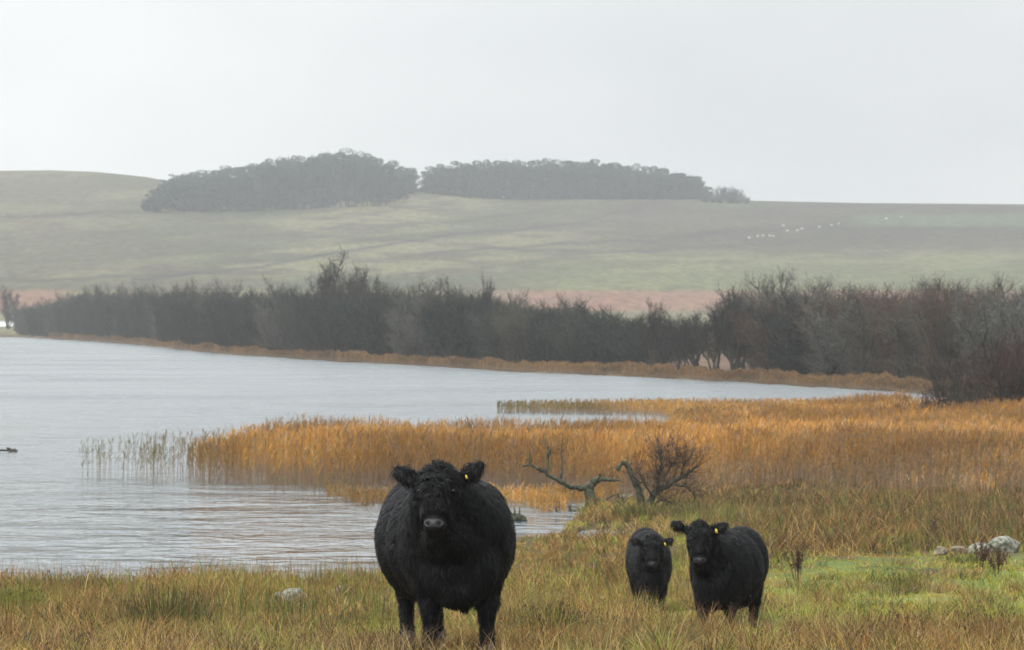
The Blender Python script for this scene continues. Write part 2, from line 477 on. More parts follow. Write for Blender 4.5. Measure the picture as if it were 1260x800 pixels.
wx, wy0, wy1 = 900.0, 40.0, 1400.0
water = mesh_np('water', np.array([[-wx, wy0, WATER], [wx, wy0, WATER], [wx, wy1, WATER], [-wx, wy1, WATER]]),
                np.array([[0, 1, 2, 3]]), 4, M_WATER)
tag(water, kind='structure', label='grey rippled water of the loch')

# haze
bx, zt, zb_ = 3650.0, 118.0, -12.0
HV = np.array([[x, y, z] for x in (-bx, bx) for y in (-bx, bx) for z in (zb_, zt)])
HF = np.array([[0, 1, 3, 2], [4, 6, 7, 5], [0, 4, 5, 1], [2, 3, 7, 6], [0, 2, 6, 4], [1, 5, 7, 3]])
M_HAZE = bpy.data.materials.new('haze'); M_HAZE.use_nodes = True
t = M_HAZE.node_tree
t.nodes.remove(t.nodes['Principled BSDF'])
pv = t.nodes.new('ShaderNodeVolumePrincipled')
pv.inputs['Color'].default_value = (0.93, 0.95, 0.96, 1)
pv.inputs['Density'].default_value = HAZE
pv.inputs['Anisotropy'].default_value = 0.0
t.links.new(pv.outputs['Volume'], t.nodes['Material Output'].inputs['Volume'])
haze = mesh_np('haze', HV, HF, 4, M_HAZE)
tag(haze, kind='stuff', label='thin grey drizzle haze fading the far hills')

# ------------------------------------------------------------------ cattle
def ico(sub=2):
    t_ = (1 + 5 ** .5) / 2
    v = [(-1, t_, 0), (1, t_, 0), (-1, -t_, 0), (1, -t_, 0), (0, -1, t_), (0, 1, t_), (0, -1, -t_), (0, 1, -t_), (t_, 0, -1), (t_, 0, 1), (-t_, 0, -1), (-t_, 0, 1)]
    f = [(0, 11, 5), (0, 5, 1), (0, 1, 7), (0, 7, 10), (0, 10, 11), (1, 5, 9), (5, 11, 4), (11, 10, 2), (10, 7, 6), (7, 1, 8), (3, 9, 4), (3, 4, 2), (3, 2, 6), (3, 6, 8), (3, 8, 9), (4, 9, 5), (2, 4, 11), (6, 2, 10), (8, 6, 7), (9, 8, 1)]
    v = [np.array(q) / np.linalg.norm(q) for q in v]
    for _ in range(sub):
        cache = {}; nf = []
        def mid(a, b):
            k = (min(a, b), max(a, b))
            if k not in cache:
                m = v[a] + v[b]; v.append(m / np.linalg.norm(m)); cache[k] = len(v) - 1
            return cache[k]
        for a, b, c in f:
            ab, bc, ca = mid(a, b), mid(b, c), mid(c, a)
            nf += [(a, ab, ca), (b, bc, ab), (c, ca, bc), (ab, bc, ca)]
        f = nf
    return np.array(v), np.array(f)
ICO = ico(2); ICO3 = ico(3)

class Blob:
    def __init__(s): s.V = []; s.F = []; s.n = 0
    def ell(s, c, r, rot=None):
        v = ICO3[0] * np.array(r)
        if rot is not None: v = v @ np.array(rot.to_3x3()).T
        s.V.append(v + np.array(c)); s.F.append(ICO3[1] + s.n); s.n += len(v)
    def chain(s, pts, n=6):
        for (p0, r0), (p1, r1) in zip(pts[:-1], pts[1:]):
            p0 = np.array(p0); p1 = np.array(p1)
            for k in range(n + 1):
                q = k / n
                r = r0 * (1 - q) + r1 * q
                v = ICO[0] * r
                s.V.append(v + p0 * (1 - q) + p1 * q); s.F.append(ICO[1] + s.n); s.n += len(v)
    def remesh(s, name, mat, voxel=0.014, it=14):
        o = mesh_np(name + '_src', np.concatenate(s.V), np.concatenate(s.F), 3, mat)
        m = o.modifiers.new('r', 'REMESH'); m.mode = 'VOXEL'; m.voxel_size = voxel; m.use_smooth_shade = True
        m = o.modifiers.new('s', 'SMOOTH'); m.iterations = it; m.factor = 0.6
        dg = bpy.context.evaluated_depsgraph_get()
        me = bpy.data.meshes.new_from_object(o.evaluated_get(dg))
        old = o.data
        bpy.data.objects.remove(o); bpy.data.meshes.remove(old)
        me.name = name
        if not me.materials: me.materials.append(mat)
        return me

def sample_surface(me, N, seed):
    g = np.random.default_rng(seed)
    me.calc_loop_triangles()
    T = np.zeros(len(me.loop_triangles) * 3, dtype=np.int32); me.loop_triangles.foreach_get('vertices', T); T = T.reshape(-1, 3)
    V = np.zeros(len(me.vertices) * 3, dtype=np.float32); me.vertices.foreach_get('co', V); V = V.reshape(-1, 3)
    NV = np.zeros(len(me.vertices) * 3, dtype=np.float32); me.vertices.foreach_get('normal', NV); NV = NV.reshape(-1, 3)
    A = np.linalg.norm(np.cross(V[T[:, 1]] - V[T[:, 0]], V[T[:, 2]] - V[T[:, 0]]), axis=1)
    idx = g.choice(len(T), N, p=A / A.sum())
    a = g.random(N); b = g.random(N); fl = a + b > 1; a[fl] = 1 - a[fl]; b[fl] = 1 - b[fl]
    w = np.stack([1 - a - b, a, b], 1)
    P = (V[T[idx]] * w[:, :, None]).sum(1); Nn = (NV[T[idx]] * w[:, :, None]).sum(1)
    Nn /= np.linalg.norm(Nn, axis=1)[:, None] + 1e-9
    return P, Nn, g

def unit(v): return v / (np.linalg.norm(v, axis=-1, keepdims=True) + 1e-9)

def make_cow(name, label, px_, py_feet, D, s=1.0, wid=1.0, yaw=0.0, head=(0, 0, 0), head_yaw=0.0, tag_side=1, legs=None, nhair=60000, seed=1,
             ear_lift=(0.35, 0.45), blen=1.0, backz=0.0, group=None, legw=1.0, ebz=0.0, nosem=None, tagw=1.0, pitch=0.0):
    """faces -Y before yaw; head = offset of the head (x,y,z)"""
    X0 = (px_ - 630) / F * D
    Z0 = -(py_feet - HZ) / F * D
    root = empty(name, (X0, D, Z0), yaw)
    root.scale = (s, s, s)
    tag(root, label, 'calf' if s < 0.95 else 'cow', group)
    B = Blob()
    w = wid; l = blen
    hx, hy, hz = head
    B.ell((0, 0.06, 0.79), (0.35 * w, 0.33, 0.41))
    B.ell((0, 0.35 * l, 0.78), (0.44 * w, 0.5, 0.45))
    B.ell((0, 0.72 * l, 0.76 + backz), (0.475 * w, 0.70 * l, 0.455))
    B.ell((0, 1.22 * l, 0.84 + backz), (0.40 * w, 0.42, 0.40))
    B.ell((0, 1.30 * l, 1.02 + backz), (0.27 * w, 0.32, 0.21))
    B.ell((0, 0.18, 1.00), (0.27 * w, 0.40, 0.25))
    for sx in (-1, 1):
        B.ell((sx * 0.185 * w, 0.10, 0.81), (0.205 * w, 0.32, 0.37))
        B.ell((sx * 0.175 * w, 0.04, 0.62), (0.16 * w, 0.20, 0.25))
        B.ell((sx * 0.15 * w, 1.30 * l, 1.04 + backz), (0.13 * w, 0.20, 0.15))
    B.ell((0, -0.12, 0.66), (0.27 * w, 0.24, 0.29))
    B.ell((0.0, -0.14, 0.50), (0.17 * w, 0.20, 0.15))
    B.ell((hx * 0.4, -0.17, 0.86 + hz * .4), (0.24 * w, 0.22, 0.30))
    B.chain([((0.03, -0.20, 0.42), 0.06), ((0.03, -0.22, 0.335), 0.024)])
    HB = np.array([hx, -0.50 + hy, 1.12 + hz])          # poll of the head
    B.chain([((0, -0.02, 0.90), 0.33 * w), ((hx * 0.5, -0.22 + hy * .4, 0.98 + hz * 0.4), 0.27 * w), (tuple(HB + np.array([0, 0.10, -0.05])), 0.17)], 5)
    B.chain([((0, -0.10, 0.80), 0.26 * w), ((hx * 0.6, -0.34 + hy * .5, 0.86 + hz * 0.5), 0.18 * w)], 5)
    # head, turned by head_yaw about the poll
    Rh = Matrix.Rotation(head_yaw, 4, 'Z') @ Matrix.Rotation(pitch, 4, 'X')
    def hp(x, y, z):
        v = Rh @ Vector((x, y, z)); return (HB[0] + v.x, HB[1] + v.y, HB[2] + v.z)
    rx = Rh @ Matrix.Rotation(R_(28), 4, 'X')
    B.ell(hp(0, -0.02, 0.03), (0.135, 0.13, 0.135))
    B.ell(hp(0, -0.03, 0.11), (0.095, 0.085, 0.07))
    B.ell(hp(0, -0.10, -0.06), (0.128, 0.115, 0.16), rx)
    B.ell(hp(0.0, -0.15, -0.17), (0.098, 0.095, 0.14), rx)
    B.ell(hp(0.0, -0.205, -0.265), (0.080, 0.075, 0.068))
    B.ell(hp(0.0, -0.175, -0.315), (0.062, 0.06, 0.042))
    B.ell(hp(0.0, -0.04, -0.16), (0.105, 0.13, 0.13))
    for sx in (-1, 1):
        B.ell(hp(0.105 * sx, -0.105, -0.015), (0.038, 0.045, 0.030))
        li = ear_lift[0 if sx < 0 else 1]
        ca, sa = math.cos(li), math.sin(li)
        e0 = (0.12 * sx, 0.03, 0.035 + ebz)
        ev = Matrix.Rotation(-sx * li, 4, 'Y')
        for q, r in ((0.02, 0.035), (0.05, 0.045), (0.09, 0.056), (0.13, 0.062), (0.165, 0.055), (0.195, 0.035)):
            B.ell(hp(e0[0] + sx * ca * q, e0[1] - 0.01, e0[2] + sa * q), (0.028, 0.024, r), Rh @ ev)
    lx = 0.19 * w + 0.01
    LG = legs or {}
    fr = LG.get('front', [(-lx, 0.0), (lx, 0.0)]); hd = LG.get('hind', [(-lx, 1.28 * l), (lx, 1.28 * l)])
    hoofs = []
    for (x, y) in fr:
        sg = 1 if x > 0 else -1
        B.chain([((x * 0.95, y + 0.02, 0.68), 0.15 * w ** .5), ((x, y + 0.02, 0.50), 0.118 * legw), ((x, y - 0.01, 0.34), 0.088 * legw), ((x, y, 0.22), 0.064 * legw), ((x, y - 0.01, 0.12), 0.062 * legw), ((x, y - 0.03, 0.06), 0.058)], 5)
        hoofs.append((x, y - 0.035))
    for (x, y) in hd:
        xb = x * 0.6 + (0.2 * w if x > 0 else -0.2 * w) * 0.4
        B.chain([((xb, y - 0.08, 0.78), 0.23 * w), ((xb, y - 0.10, 0.56), 0.17 * w), ((x, y + 0.08, 0.42), 0.095 * legw), ((x, y + 0.06, 0.26), 0.068 * legw), ((x, y + 0.02, 0.12), 0.062 * legw), ((x, y - 0.02, 0.06), 0.058)], 5)
        hoofs.append((x, y - 0.03))
    yt = 1.22 * l + 0.40
    B.chain([((0, yt - 0.12, 1.10 + backz), 0.06), ((0, yt + 0.02, 0.98 + backz), 0.045), ((0, yt + 0.05, 0.70), 0.032), ((0, yt + 0.05, 0.42), 0.03), ((0.0, yt + 0.05, 0.32), 0.045), ((0, yt + 0.05, 0.22), 0.02)], 5)
    me = B.remesh('body', M_HIDE)
    body = bpy.data.objects.new('body', me); COL.objects.link(body); body.parent = root

    # coat: combed wet locks lying over the hide
    P, Nn, g = sample_surface(me, nhair, seed)
    Hc = HB + np.array([0, -0.08, -0.08])
    dh = np.linalg.norm((P - Hc) / np.array([0.30, 0.27, 0.33]), axis=1)
    onhead = dh < 1.0
    leg = P[:, 2] < 0.36
    muz = np.linalg.norm((P - np.array(hp(0, -0.25, -0.27))) / np.array([0.08, 0.08, 0.065]), axis=1) < 1.0
    eyez = np.zeros(len(P), bool)
    for sx in (-1, 1):
        eyez |= np.linalg.norm(P - np.array(hp(0.115 * sx, -0.160, -0.02)), axis=1) < 0.022
    comb = np.stack([np.sign(P[:, 0]) * 0.15, np.full(len(P), 0.75), np.full(len(P), -0.75)], 1)
    comb[P[:, 1] < 0.0] = (0, 0.15, -1.0)
    comb[leg] = (0, 0.1, -1.0)
    hcomb = unit(P - np.array(hp(0, -0.12, 0.06))) * 0.8 + np.array([0, 0, -0.25])
    top = onhead & (P[:, 2] > HB[2] + 0.05)
    comb[onhead] = hcomb[onhead]
    fq = 16.0
    q1 = np.stack([fbm(P[:, 0] * fq + P[:, 1] * 9, P[:, 2] * fq, 101 + k, 2) for k in range(3)], 1) - 0.5
    q2 = np.stack([noise(P[:, 0] * 45 + P[:, 1] * 37, P[:, 2] * 38, 131 + k) for k in range(3)], 1) - 0.5
    comb = comb + q1 * 1.5 + q2 * np.where(onhead, 2.6, 0.9)[:, None] + (g.random((len(P), 3)) - .5) * 0.5
    T_ = unit(comb - Nn * (comb * Nn).sum(1)[:, None])
    ln = np.where(onhead, 0.037, 0.052) * (0.6 + 0.8 * g.random(len(P)))
    ln[leg] *= 0.6
    ears = onhead & (np.abs(P[:, 0] - HB[0]) > 0.16)
    ln[ears] = 0.03 * (0.6 + 0.8 * g.random(ears.sum()))
    ln[top] *= 1.35
    low = np.linalg.norm((P - np.array(hp(0, -0.19, -0.25))) / 0.12, axis=1) < 1
    ln[low] *= 0.4
    lift = np.where(onhead, 0.38, 0.27) + 0.15 * g.random(len(P)); lift[top] = 0.55
    lift[ears] = 0.5; lift[low] = 0.15
    keep = ~(muz | eyez) & (P[:, 2] > 0.06)
    P, Nn, T_, ln, lift, onhead = P[keep], Nn[keep], T_[keep], ln[keep], lift[keep], onhead[keep]
    K = 4; tt = np.linspace(0, 1, K)
    S_ = unit(np.cross(T_, Nn))
    curl = (g.random(len(P)) - .5) * np.where(onhead, 1.4, 0.6)
    prof = lift[:, None] * np.sin(tt[None, :] * math.pi * 0.62)
    Pts = P[:, None, :] - Nn[:, None, :] * 0.004 + (T_[:, None, :] * tt[None, :, None] + Nn[:, None, :] * prof[:, :, None]
          + S_[:, None, :] * (curl[:, None] * (tt[None, :] ** 2))[:, :, None]) * ln[:, None, None]
    Pts[:, :, 2] -= (tt[None, :] ** 2) * ln[:, None] * 0.18
    wd = (0.0042 + 0.003 * g.random(len(P)))[:, None] * np.array([1, 0.95, 0.65, 0.08])[None, :]
    S_ = unit(S_ + (g.random((len(P), 3)) - .5) * 0.7)
    base = 0.002 + 0.040 * g.random(len(P)) ** 6  # a few paler strands put highlight streaks into the hair colour
    cc = np.repeat((base[:, None] * np.array([[1.0, 1.0, 1.06]]))[:, None, :], K, axis=1)
    Vr, Fr, Cr = ribbons(Pts, wd, S_, cc)
    coat = mesh_np('coat', Vr, Fr, 4, M_FUR, root, Cr, True)

    # eyes, nose, hooves, ear tag
    def ball(nm, c, r, mat, par=root, rot=None):
        v = ICO3[0] * np.array(r)
        if rot is not None: v = v @ np.array(rot.to_3x3()).T
        return mesh_np(nm, v + np.array(c), ICO3[1], 3, mat, par, None, True)
    for sx in (-1, 1):
        ball('eye', hp(0.112 * sx, -0.166, -0.022), (0.017, 0.017, 0.015), M_EYE)
    v = ICO3[0].copy()
    sh = 1 - 0.30 * np.clip(-v[:, 2], 0, 1) + 0.1 * np.clip(v[:, 2], 0, 1)      # wider above, narrower to the lip
    v = v * np.array([0.068, 0.034, 0.041]); v[:, 0] *= sh
    for sx in (-1, 1):                                                              # nostril hollows with raised wings
        dd = np.sqrt(((v[:, 0] - 0.041 * sx) / 0.017) ** 2 + ((v[:, 2] - 0.006) / 0.016) ** 2)
        v[:, 1] += np.where((v[:, 1] < 0), 0.018 * np.exp(-dd ** 2) - 0.002 * np.exp(-(dd - 1.5) ** 2 * 2), 0)
    v = v @ np.array(Rh.to_3x3()).T
    nose = mesh_np('nose', v + np.array(hp(0, -0.263, -0.258)), ICO3[1], 3, nosem or M_NOSE, root, None, True)
    for sx in (-1, 1):
        ball('nostril', hp(0.040 * sx, -0.288, -0.252), (0.008, 0.007, 0.011), M_NOSTRIL, nose, Rh @ Matrix.Rotation(sx * 0.5, 4, 'Y'))
    for (x, y) in hoofs:
        for k in (-1, 1):
            pass
        v = ICO[0].copy(); v[:, 2] = np.maximum(v[:, 2], -0.55)
        flare = 1 + 0.25 * np.clip(-v[:, 2], 0, 1)
        v[:, 0] *= flare; v[:, 1] *= flare
        cleft = np.exp(-(v[:, 0] / 0.18) ** 2) * (v[:, 1] < -0.2)
        v[:, 1] += cleft * 0.35
        mesh_np('hoof', v * np.array([0.058, 0.072, 0.065]) + np.array([x, y - 0.02, 0.033]), ICO[1], 3, M_HOOF, root, None, True)
    sx = tag_side; li = ear_lift[0 if sx < 0 else 1]
    tv = np.array([[-.5, 0, 0], [.5, 0, 0], [.62, 0, -1.0], [-.62, 0, -1.0], [-.16, 0, .35], [.16, 0, .35]])
    tw, tht = 0.026 * tagw, 0.042 * tagw
    a = tv * np.array([tw, 1, tht]); V2 = np.vstack([a + [0, -0.002, 0], a + [0, 0.002, 0]])
    Fq = [np.array([[0, 3, 2, 1], [6, 7, 8, 9], [0, 1, 7, 6], [1, 2, 8, 7], [2, 3, 9, 8], [3, 0, 6, 9], [0, 4, 10, 6], [1, 7, 11, 5], [4, 5, 11, 10], [0, 1, 5, 4], [6, 10, 11, 7]])]
    V2 = V2 @ np.array((Rh @ Matrix.Rotation(-0.25 * sx, 4, 'Y')).to_3x3()).T
    tg = mesh_np('ear_tag', V2 + np.array(hp(0.12 * sx + sx * math.cos(li) * 0.075, -0.030, 0.035 + math.sin(li) * 0.075 - 0.012 + ebz)), Fq, 4, M_TAG, root)
    return root

make_cow('cow', 'large shaggy black cow facing the camera, biggest of the three cattle', 562, 808, 30.0,
         s=1.0, wid=0.985, yaw=R_(7.5), head=(-0.175, 0, 0.035), pitch=R_(-9), head_yaw=R_(-14), tag_side=1, nhair=110000, seed=3,
         ear_lift=(0.42, 0.62), legs=dict(front=[(-0.185, 0.0), (0.205, -0.02)], hind=[(-0.20, 1.30), (0.0, 1.22)]), legw=0.80, ebz=0.03, tagw=0.5)
make_cow('calf', 'black calf on the right, head up and rump turned to the right', 880, 787, 40.0,
         s=0.80, wid=0.75, yaw=R_(-21), head=(-0.03, 0.02, 0.07), head_yaw=R_(20), tag_side=1, nhair=65000, seed=5,
         ear_lift=(0.50, 0.40), legs=dict(front=[(-0.15, 0.0), (0.165, 0.05)], hind=[(-0.16, 1.05), (0.12, 1.0)]), blen=0.76, legw=0.80, ebz=0.03, nosem=M_NOSED)
make_cow('calf', 'smallest black calf, head low, standing between the big cow and the right calf', 803, 760, 51.0,
         s=0.77, wid=0.70, yaw=R_(4), head=(-0.06, 0.0, -0.02), head_yaw=R_(-3), tag_side=1, nhair=50000, seed=8,
         ear_lift=(0.35, 0.35), legs=dict(front=[(-0.12, 0.0), (0.13, -0.03)], hind=[(-0.15, 0.95), (0.10, 1.0)]), blen=0.85, backz=0.06, legw=0.78, nosem=M_NOSED)

# ------------------------------------------------------------------ grass and rushes of the pasture
STONES = [(361, 60.5, .27, 9.0), (344, 60.8, .15, 8.0), (422, 62.5, .20, 4.0), (1238, 74, .30, 3.0)]
def near_stone(X, Y, g):
    bad = np.zeros(len(X), bool)
    for (p_, D_, w_, l_) in STONES:
        x0 = (p_ - 630) / F * D_
        bad |= (np.abs(X - x0 * Y / D_) < w_) & (Y < D_ + 0.1) & (Y > D_ - l_)
    return bad & (g.random(len(X)) < 0.93)

def scatter(r0, r1, u0, u1, dens, g):
    """uniform per square metre inside a sector"""
    a0, a1 = math.atan((u0 - 630) / F), math.atan((u1 - 630) / F)
    area = 0.5 * (r1 ** 2 - r0 ** 2) * (a1 - a0)
    n = int(area * dens)
    r = np.sqrt(g.random(n) * (r1 ** 2 - r0 ** 2) + r0 ** 2); a = a0 + (a1 - a0) * g.random(n)
    return r * np.sin(a), r * np.cos(a)

def blades(X, Y, hgt, wid, lean, colb, colt, g, K=4, z=None, az=None):
    N = len(X)
    z = height(X, Y) if z is None else z
    az = g.random(N) * 2 * math.pi if az is None else az
    d = np.stack([np.cos(az), np.sin(az), np.zeros(N)], 1)
    tt = np.linspace(0, 1, K)
    P = np.zeros((N, K, 3))
    base = np.stack([X, Y, z - 0.02], 1)
    ln = lean * (0.3 + g.random(N))
    cv = np.clip(ln, 0, 1.4)
    P = base[:, None, :] + d[:, None, :] * (cv[:, None] * hgt[:, None] * tt[None, :] ** 1.7)[:, :, None]
    P[:, :, 2] += hgt[:, None] * (tt[None, :] - 0.33 * cv[:, None] * tt[None, :] ** 2)
    sa = g.random(N) * math.pi
    S = np.stack([np.cos(sa), np.sin(sa) * 0.6, np.zeros(N)], 1)
    taper = np.interp(tt, [0, 0.5, 1], [0.8, 1.0, 0.15])
    Wd = wid[:, None] * taper[None, :]
    C = colb[:, None, :] * (1 - tt[None, :, None]) + colt[:, None, :] * tt[None, :, None]
    return ribbons(P, Wd, S, C)

PAL = np.array([
    [0.47, 0.34, 0.125],   # 0 straw
    [0.22, 0.125, 0.050],  # 1 russet
    [0.16, 0.215, 0.042], # 2 olive green
    [0.31, 0.39, 0.065],   # 3 fresh green
    [0.075, 0.045, 0.026],  # 4 dark brown
    [0.44, 0.34, 0.17],    # 5 pale straw
    [0.042, 0.072, 0.020], # 6 deep rush green
    [0.30, 0.15, 0.055],   # 7 orange-brown
])
PAL = PAL * np.array([0.88, 0.86, 0.78])
def zone(u, r, X, Y):
    """weights over PAL, height, density factor"""
    n = fbm(X * 0.75, Y * 0.30, 201, 3); n2 = fbm(X * 1.1, Y * 0.5, 203, 3); n3 = fbm(X * 0.22, Y * 0.2, 205, 2)
    N = len(X)
    Wt = np.zeros((N, 8))
    Wt[:, 0] = 0.15 + 0.8 * smooth(0.42, 0.6, n2); Wt[:, 1] = 1.0 * smooth(0.46, 0.62, n); Wt[:, 2] = 1.1 * smooth(0.56, 0.40, n2)
    Wt[:, 3] = 1.7 * smooth(0.56, 0.42, n3); Wt[:, 4] = 0.7 * smooth(0.5, 0.66, n); Wt[:, 5] = 0.25; Wt[:, 6] = 0.15 * smooth(0.5, 0.3, n2)
    h = 0.07 + 0.12 * smooth(0.35, 0.7, n)
    # left: brown sward in front, olive rushes behind
    lf = smooth(520, 400, u)
    m = lf * smooth(46, 40, r)
    Wt[:, 1] += 0.7 * m; Wt[:, 4] += 0.45 * m; Wt[:, 3] -= 0.3 * m * smooth(29, 31, r); Wt[:, 0] += 0.2 * m
    m = lf * smooth(46, 56, r)
    Wt[:, 7] += 0.45 * m; Wt[:, 2] += 0.5 * m; Wt[:, 1] += 0.3 * m; h += 0.10 * m
    # very front rows: yellow-green
    m = smooth(32, 29, r); h = h * (1 - 0.28 * m)
    m = smooth(30, 27.5, r)
    Wt[:, 3] += 0.4 * m; Wt[:, 0] += 0.3 * m
    # right front: brown stalky
    m = smooth(900, 1000, u) * smooth(38, 33, r)
    Wt[:, 1] += 0.8 * m; Wt[:, 4] += 0.4 * m; Wt[:, 7] += 0.3 * m; h += 0.05 * m
    # middle ground right of the cow
    m = smooth(610, 640, u) * smooth(860, 770, u) * smooth(44, 52, r) * smooth(92, 84, r)
    Wt[:, 1] += 0.8 * m; Wt[:, 2] += 0.6 * m; Wt[:, 7] += 0.5 * m; h += 0.12 * m * smooth(74, 66, r)
    # rush bank to the right
    m = smooth(830, 930, u) * smooth(72, 77, r)
    Wt[:, 4] += 2.0 * m * smooth(0.42, 0.6, n3 + 0.1); Wt[:, 2] += 0.8 * m; Wt[:, 1] += 0.9 * m; Wt[:, 6] += 1.6 * m * smooth(0.6, 0.4, n3); Wt[:, 3] *= 1 - m; Wt[:, 5] *= 1 - 0.7 * m; Wt[:, 0] *= 1 - 0.5 * m; h += 0.16 * m * smooth(112, 98, r)
    m2 = smooth(690, 760, u) * smooth(76, 84, r)
    Wt[:, 4] += 0.5 * m2; Wt[:, 6] += 0.5 * m2; h += 0.05 * m2 * (1 - m)
    # reed-fringe side gets orange
    m = smooth(103, 110, r)
    Wt[:, 7] += 1.8 * m; Wt[:, 0] += 0.6 * m
    lw = lawn_mask(u, r, X, Y)
    Wt = Wt * (1 - lw[:, None]); nl = fbm(X * 0.8, Y * 0.5, 209, 3); Wt[:, 3] += 1.4 * lw; Wt[:, 2] += 0.6 * lw * smooth(0.4, 0.6, nl); Wt[:, 0] += 1.1 * lw * smooth(0.55, 0.4, nl); Wt[:, 6] += 0.5 * lw * smooth(0.55, 0.7, nl)
    h = h * (1 - lw) + (0.045 + 0.09 * smooth(0.45, 0.7, nl)) * lw
    return np.clip(Wt, 0.0, None), h

def grass_batch(r0, r1, u0, u1, dens, per, wid, g, name, label):
    X, Y = scatter(r0, r1, u0, u1, dens, g)
    z = height(X, Y)
    ok = (z > WATER + 0.02) & ~near_stone(X, Y, g)
    X, Y = X[ok], Y[ok]
    u, r = bearing(X, Y)
    Wt, h = zone(u, r, X, Y)
    cw = np.cumsum(Wt, 1); pick = (g.random(len(X))[:, None] * cw[:, -1:] > cw).sum(1).clip(0, 7)
    tuft_h = h * (0.6 + 0.9 * g.random(len(X)))
    tuft_h[(pick == 4) | (pick == 6) | (pick == 1)] *= 1.25
    k = per
    Xb = np.repeat(X, k) + g.normal(0, 0.045, len(X) * k); Yb = np.repeat(Y, k) + g.normal(0, 0.045, len(X) * k)
    pk = np.repeat(pick, k)
    sw = g.random(len(pk)) < 0.22
    pk[sw] = g.choice([0, 1, 5, 2], sw.sum())
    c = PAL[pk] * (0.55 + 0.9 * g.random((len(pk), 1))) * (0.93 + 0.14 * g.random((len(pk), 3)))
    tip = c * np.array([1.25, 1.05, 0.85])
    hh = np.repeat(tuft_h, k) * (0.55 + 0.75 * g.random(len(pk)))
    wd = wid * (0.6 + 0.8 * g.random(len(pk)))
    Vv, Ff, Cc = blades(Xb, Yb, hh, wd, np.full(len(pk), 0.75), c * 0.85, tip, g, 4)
    return Vv, Ff, Cc

g = np.random.default_rng(11)
G = Geo()
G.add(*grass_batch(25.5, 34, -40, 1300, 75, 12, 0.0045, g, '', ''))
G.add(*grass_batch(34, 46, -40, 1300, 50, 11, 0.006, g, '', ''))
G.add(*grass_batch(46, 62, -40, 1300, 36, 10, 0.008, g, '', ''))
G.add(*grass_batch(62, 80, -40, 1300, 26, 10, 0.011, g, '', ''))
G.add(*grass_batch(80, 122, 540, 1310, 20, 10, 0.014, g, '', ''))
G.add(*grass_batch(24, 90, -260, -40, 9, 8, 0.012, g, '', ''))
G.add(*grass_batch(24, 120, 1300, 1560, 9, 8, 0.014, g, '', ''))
# long seed stalks rising over the sward
def stalks(r0, r1, u0, u1, dens, h0, h1, wid, pal, g, lean=0.3, mask=None, heads=0.0):
    X, Y = scatter(r0, r1, u0, u1, dens, g)
    z = height(X, Y); ok = z > WATER + 0.02
    u, r = bearing(X, Y)
    ok &= (lawn_mask(u, r, X, Y) < 0.5) & ~near_stone(X, Y, g)
    nn = fbm(X * 0.7, Y * 0.5, 301, 3)
    ok &= nn > 0.42 + 0.12 * (g.random(len(X)) - .5)
    if mask is not None: ok &= mask(u, r)
    X, Y = X[ok], Y[ok]
    pk = g.choice(pal, len(X))
    c = PAL[pk] * (0.7 + 0.6 * g.random((len(X), 1)))
    h = h0 + (h1 - h0) * g.random(len(X)) ** 1.5
    Vv, Ff, Cc = blades(X, Y, h, np.full(len(X), wid), np.full(len(X), lean), c, c * 1.2, g, 4)
    G.add(Vv, Ff, Cc)
    if heads > 0 and len(X):
        m = g.random(len(X)) < heads
        tips = Vv.reshape(len(X), 4, 2, 3)[m, 3].mean(1)
        n = len(tips)
        for k in range(4):
            off = g.normal(0, 0.011, (n, 3)) - np.array([0, 0, 0.02 * k]); P0 = tips + off; P1 = P0 + np.stack([g.normal(0, .008, n), g.normal(0, .008, n), np.full(n, 0.012) + 0.010 * g.random(n)], 1)
            Pp = np.stack([P0, (P0 + P1) / 2, P1], 1)
            sa = g.random(n) * 3.14; S = np.stack([np.cos(sa), np.sin(sa) * .5, np.zeros(n)], 1)
            cc = np.repeat((np.array([0.06, 0.035, 0.025]) * (0.6 + 0.8 * g.random((n, 1))))[:, None, :], 3, 1)
            G.add(*ribbons(Pp, np.full((n, 3), 0.0065) * np.array([0.5, 1, 0.3]), S, cc))
stalks(26, 36, -40, 1300, 60, 0.12, 0.28, 0.0035, [0, 1, 5, 5, 0], g, 0.6)
stalks(27, 36, 860, 1300, 45, 0.12, 0.42, 0.004, [1, 4, 4, 7], g, 0.45, heads=0.45)
stalks(27, 33, -40, 500, 50, 0.14, 0.28, 0.004, [1, 4, 5], g, 0.4, heads=0.4)
stalks(40, 58, -40, 480, 40, 0.22, 0.45, 0.006, [2, 6, 6, 1, 4], g, 0.18)
stalks(58, 68.5, -40, 480, 70, 0.22, 0.62, 0.007, [2, 6, 1, 7], g, 0.15)
stalks(34, 56, 600, 880, 45, 0.20, 0.42, 0.006, [1, 7, 1, 4, 0], g, 0.25, heads=0.3)
stalks(56, 74, 600, 900, 36, 0.22, 0.45, 0.008, [2, 1, 4, 6, 0], g, 0.2)
stalks(78, 104, 860, 1310, 36, 0.30, 0.60, 0.010, [2, 4, 4, 1, 6, 7], g, 0.18)
stalks(98, 108, 720, 900, 16, 0.2, 0.4, 0.010, [2, 7, 0, 1], g, 0.2)
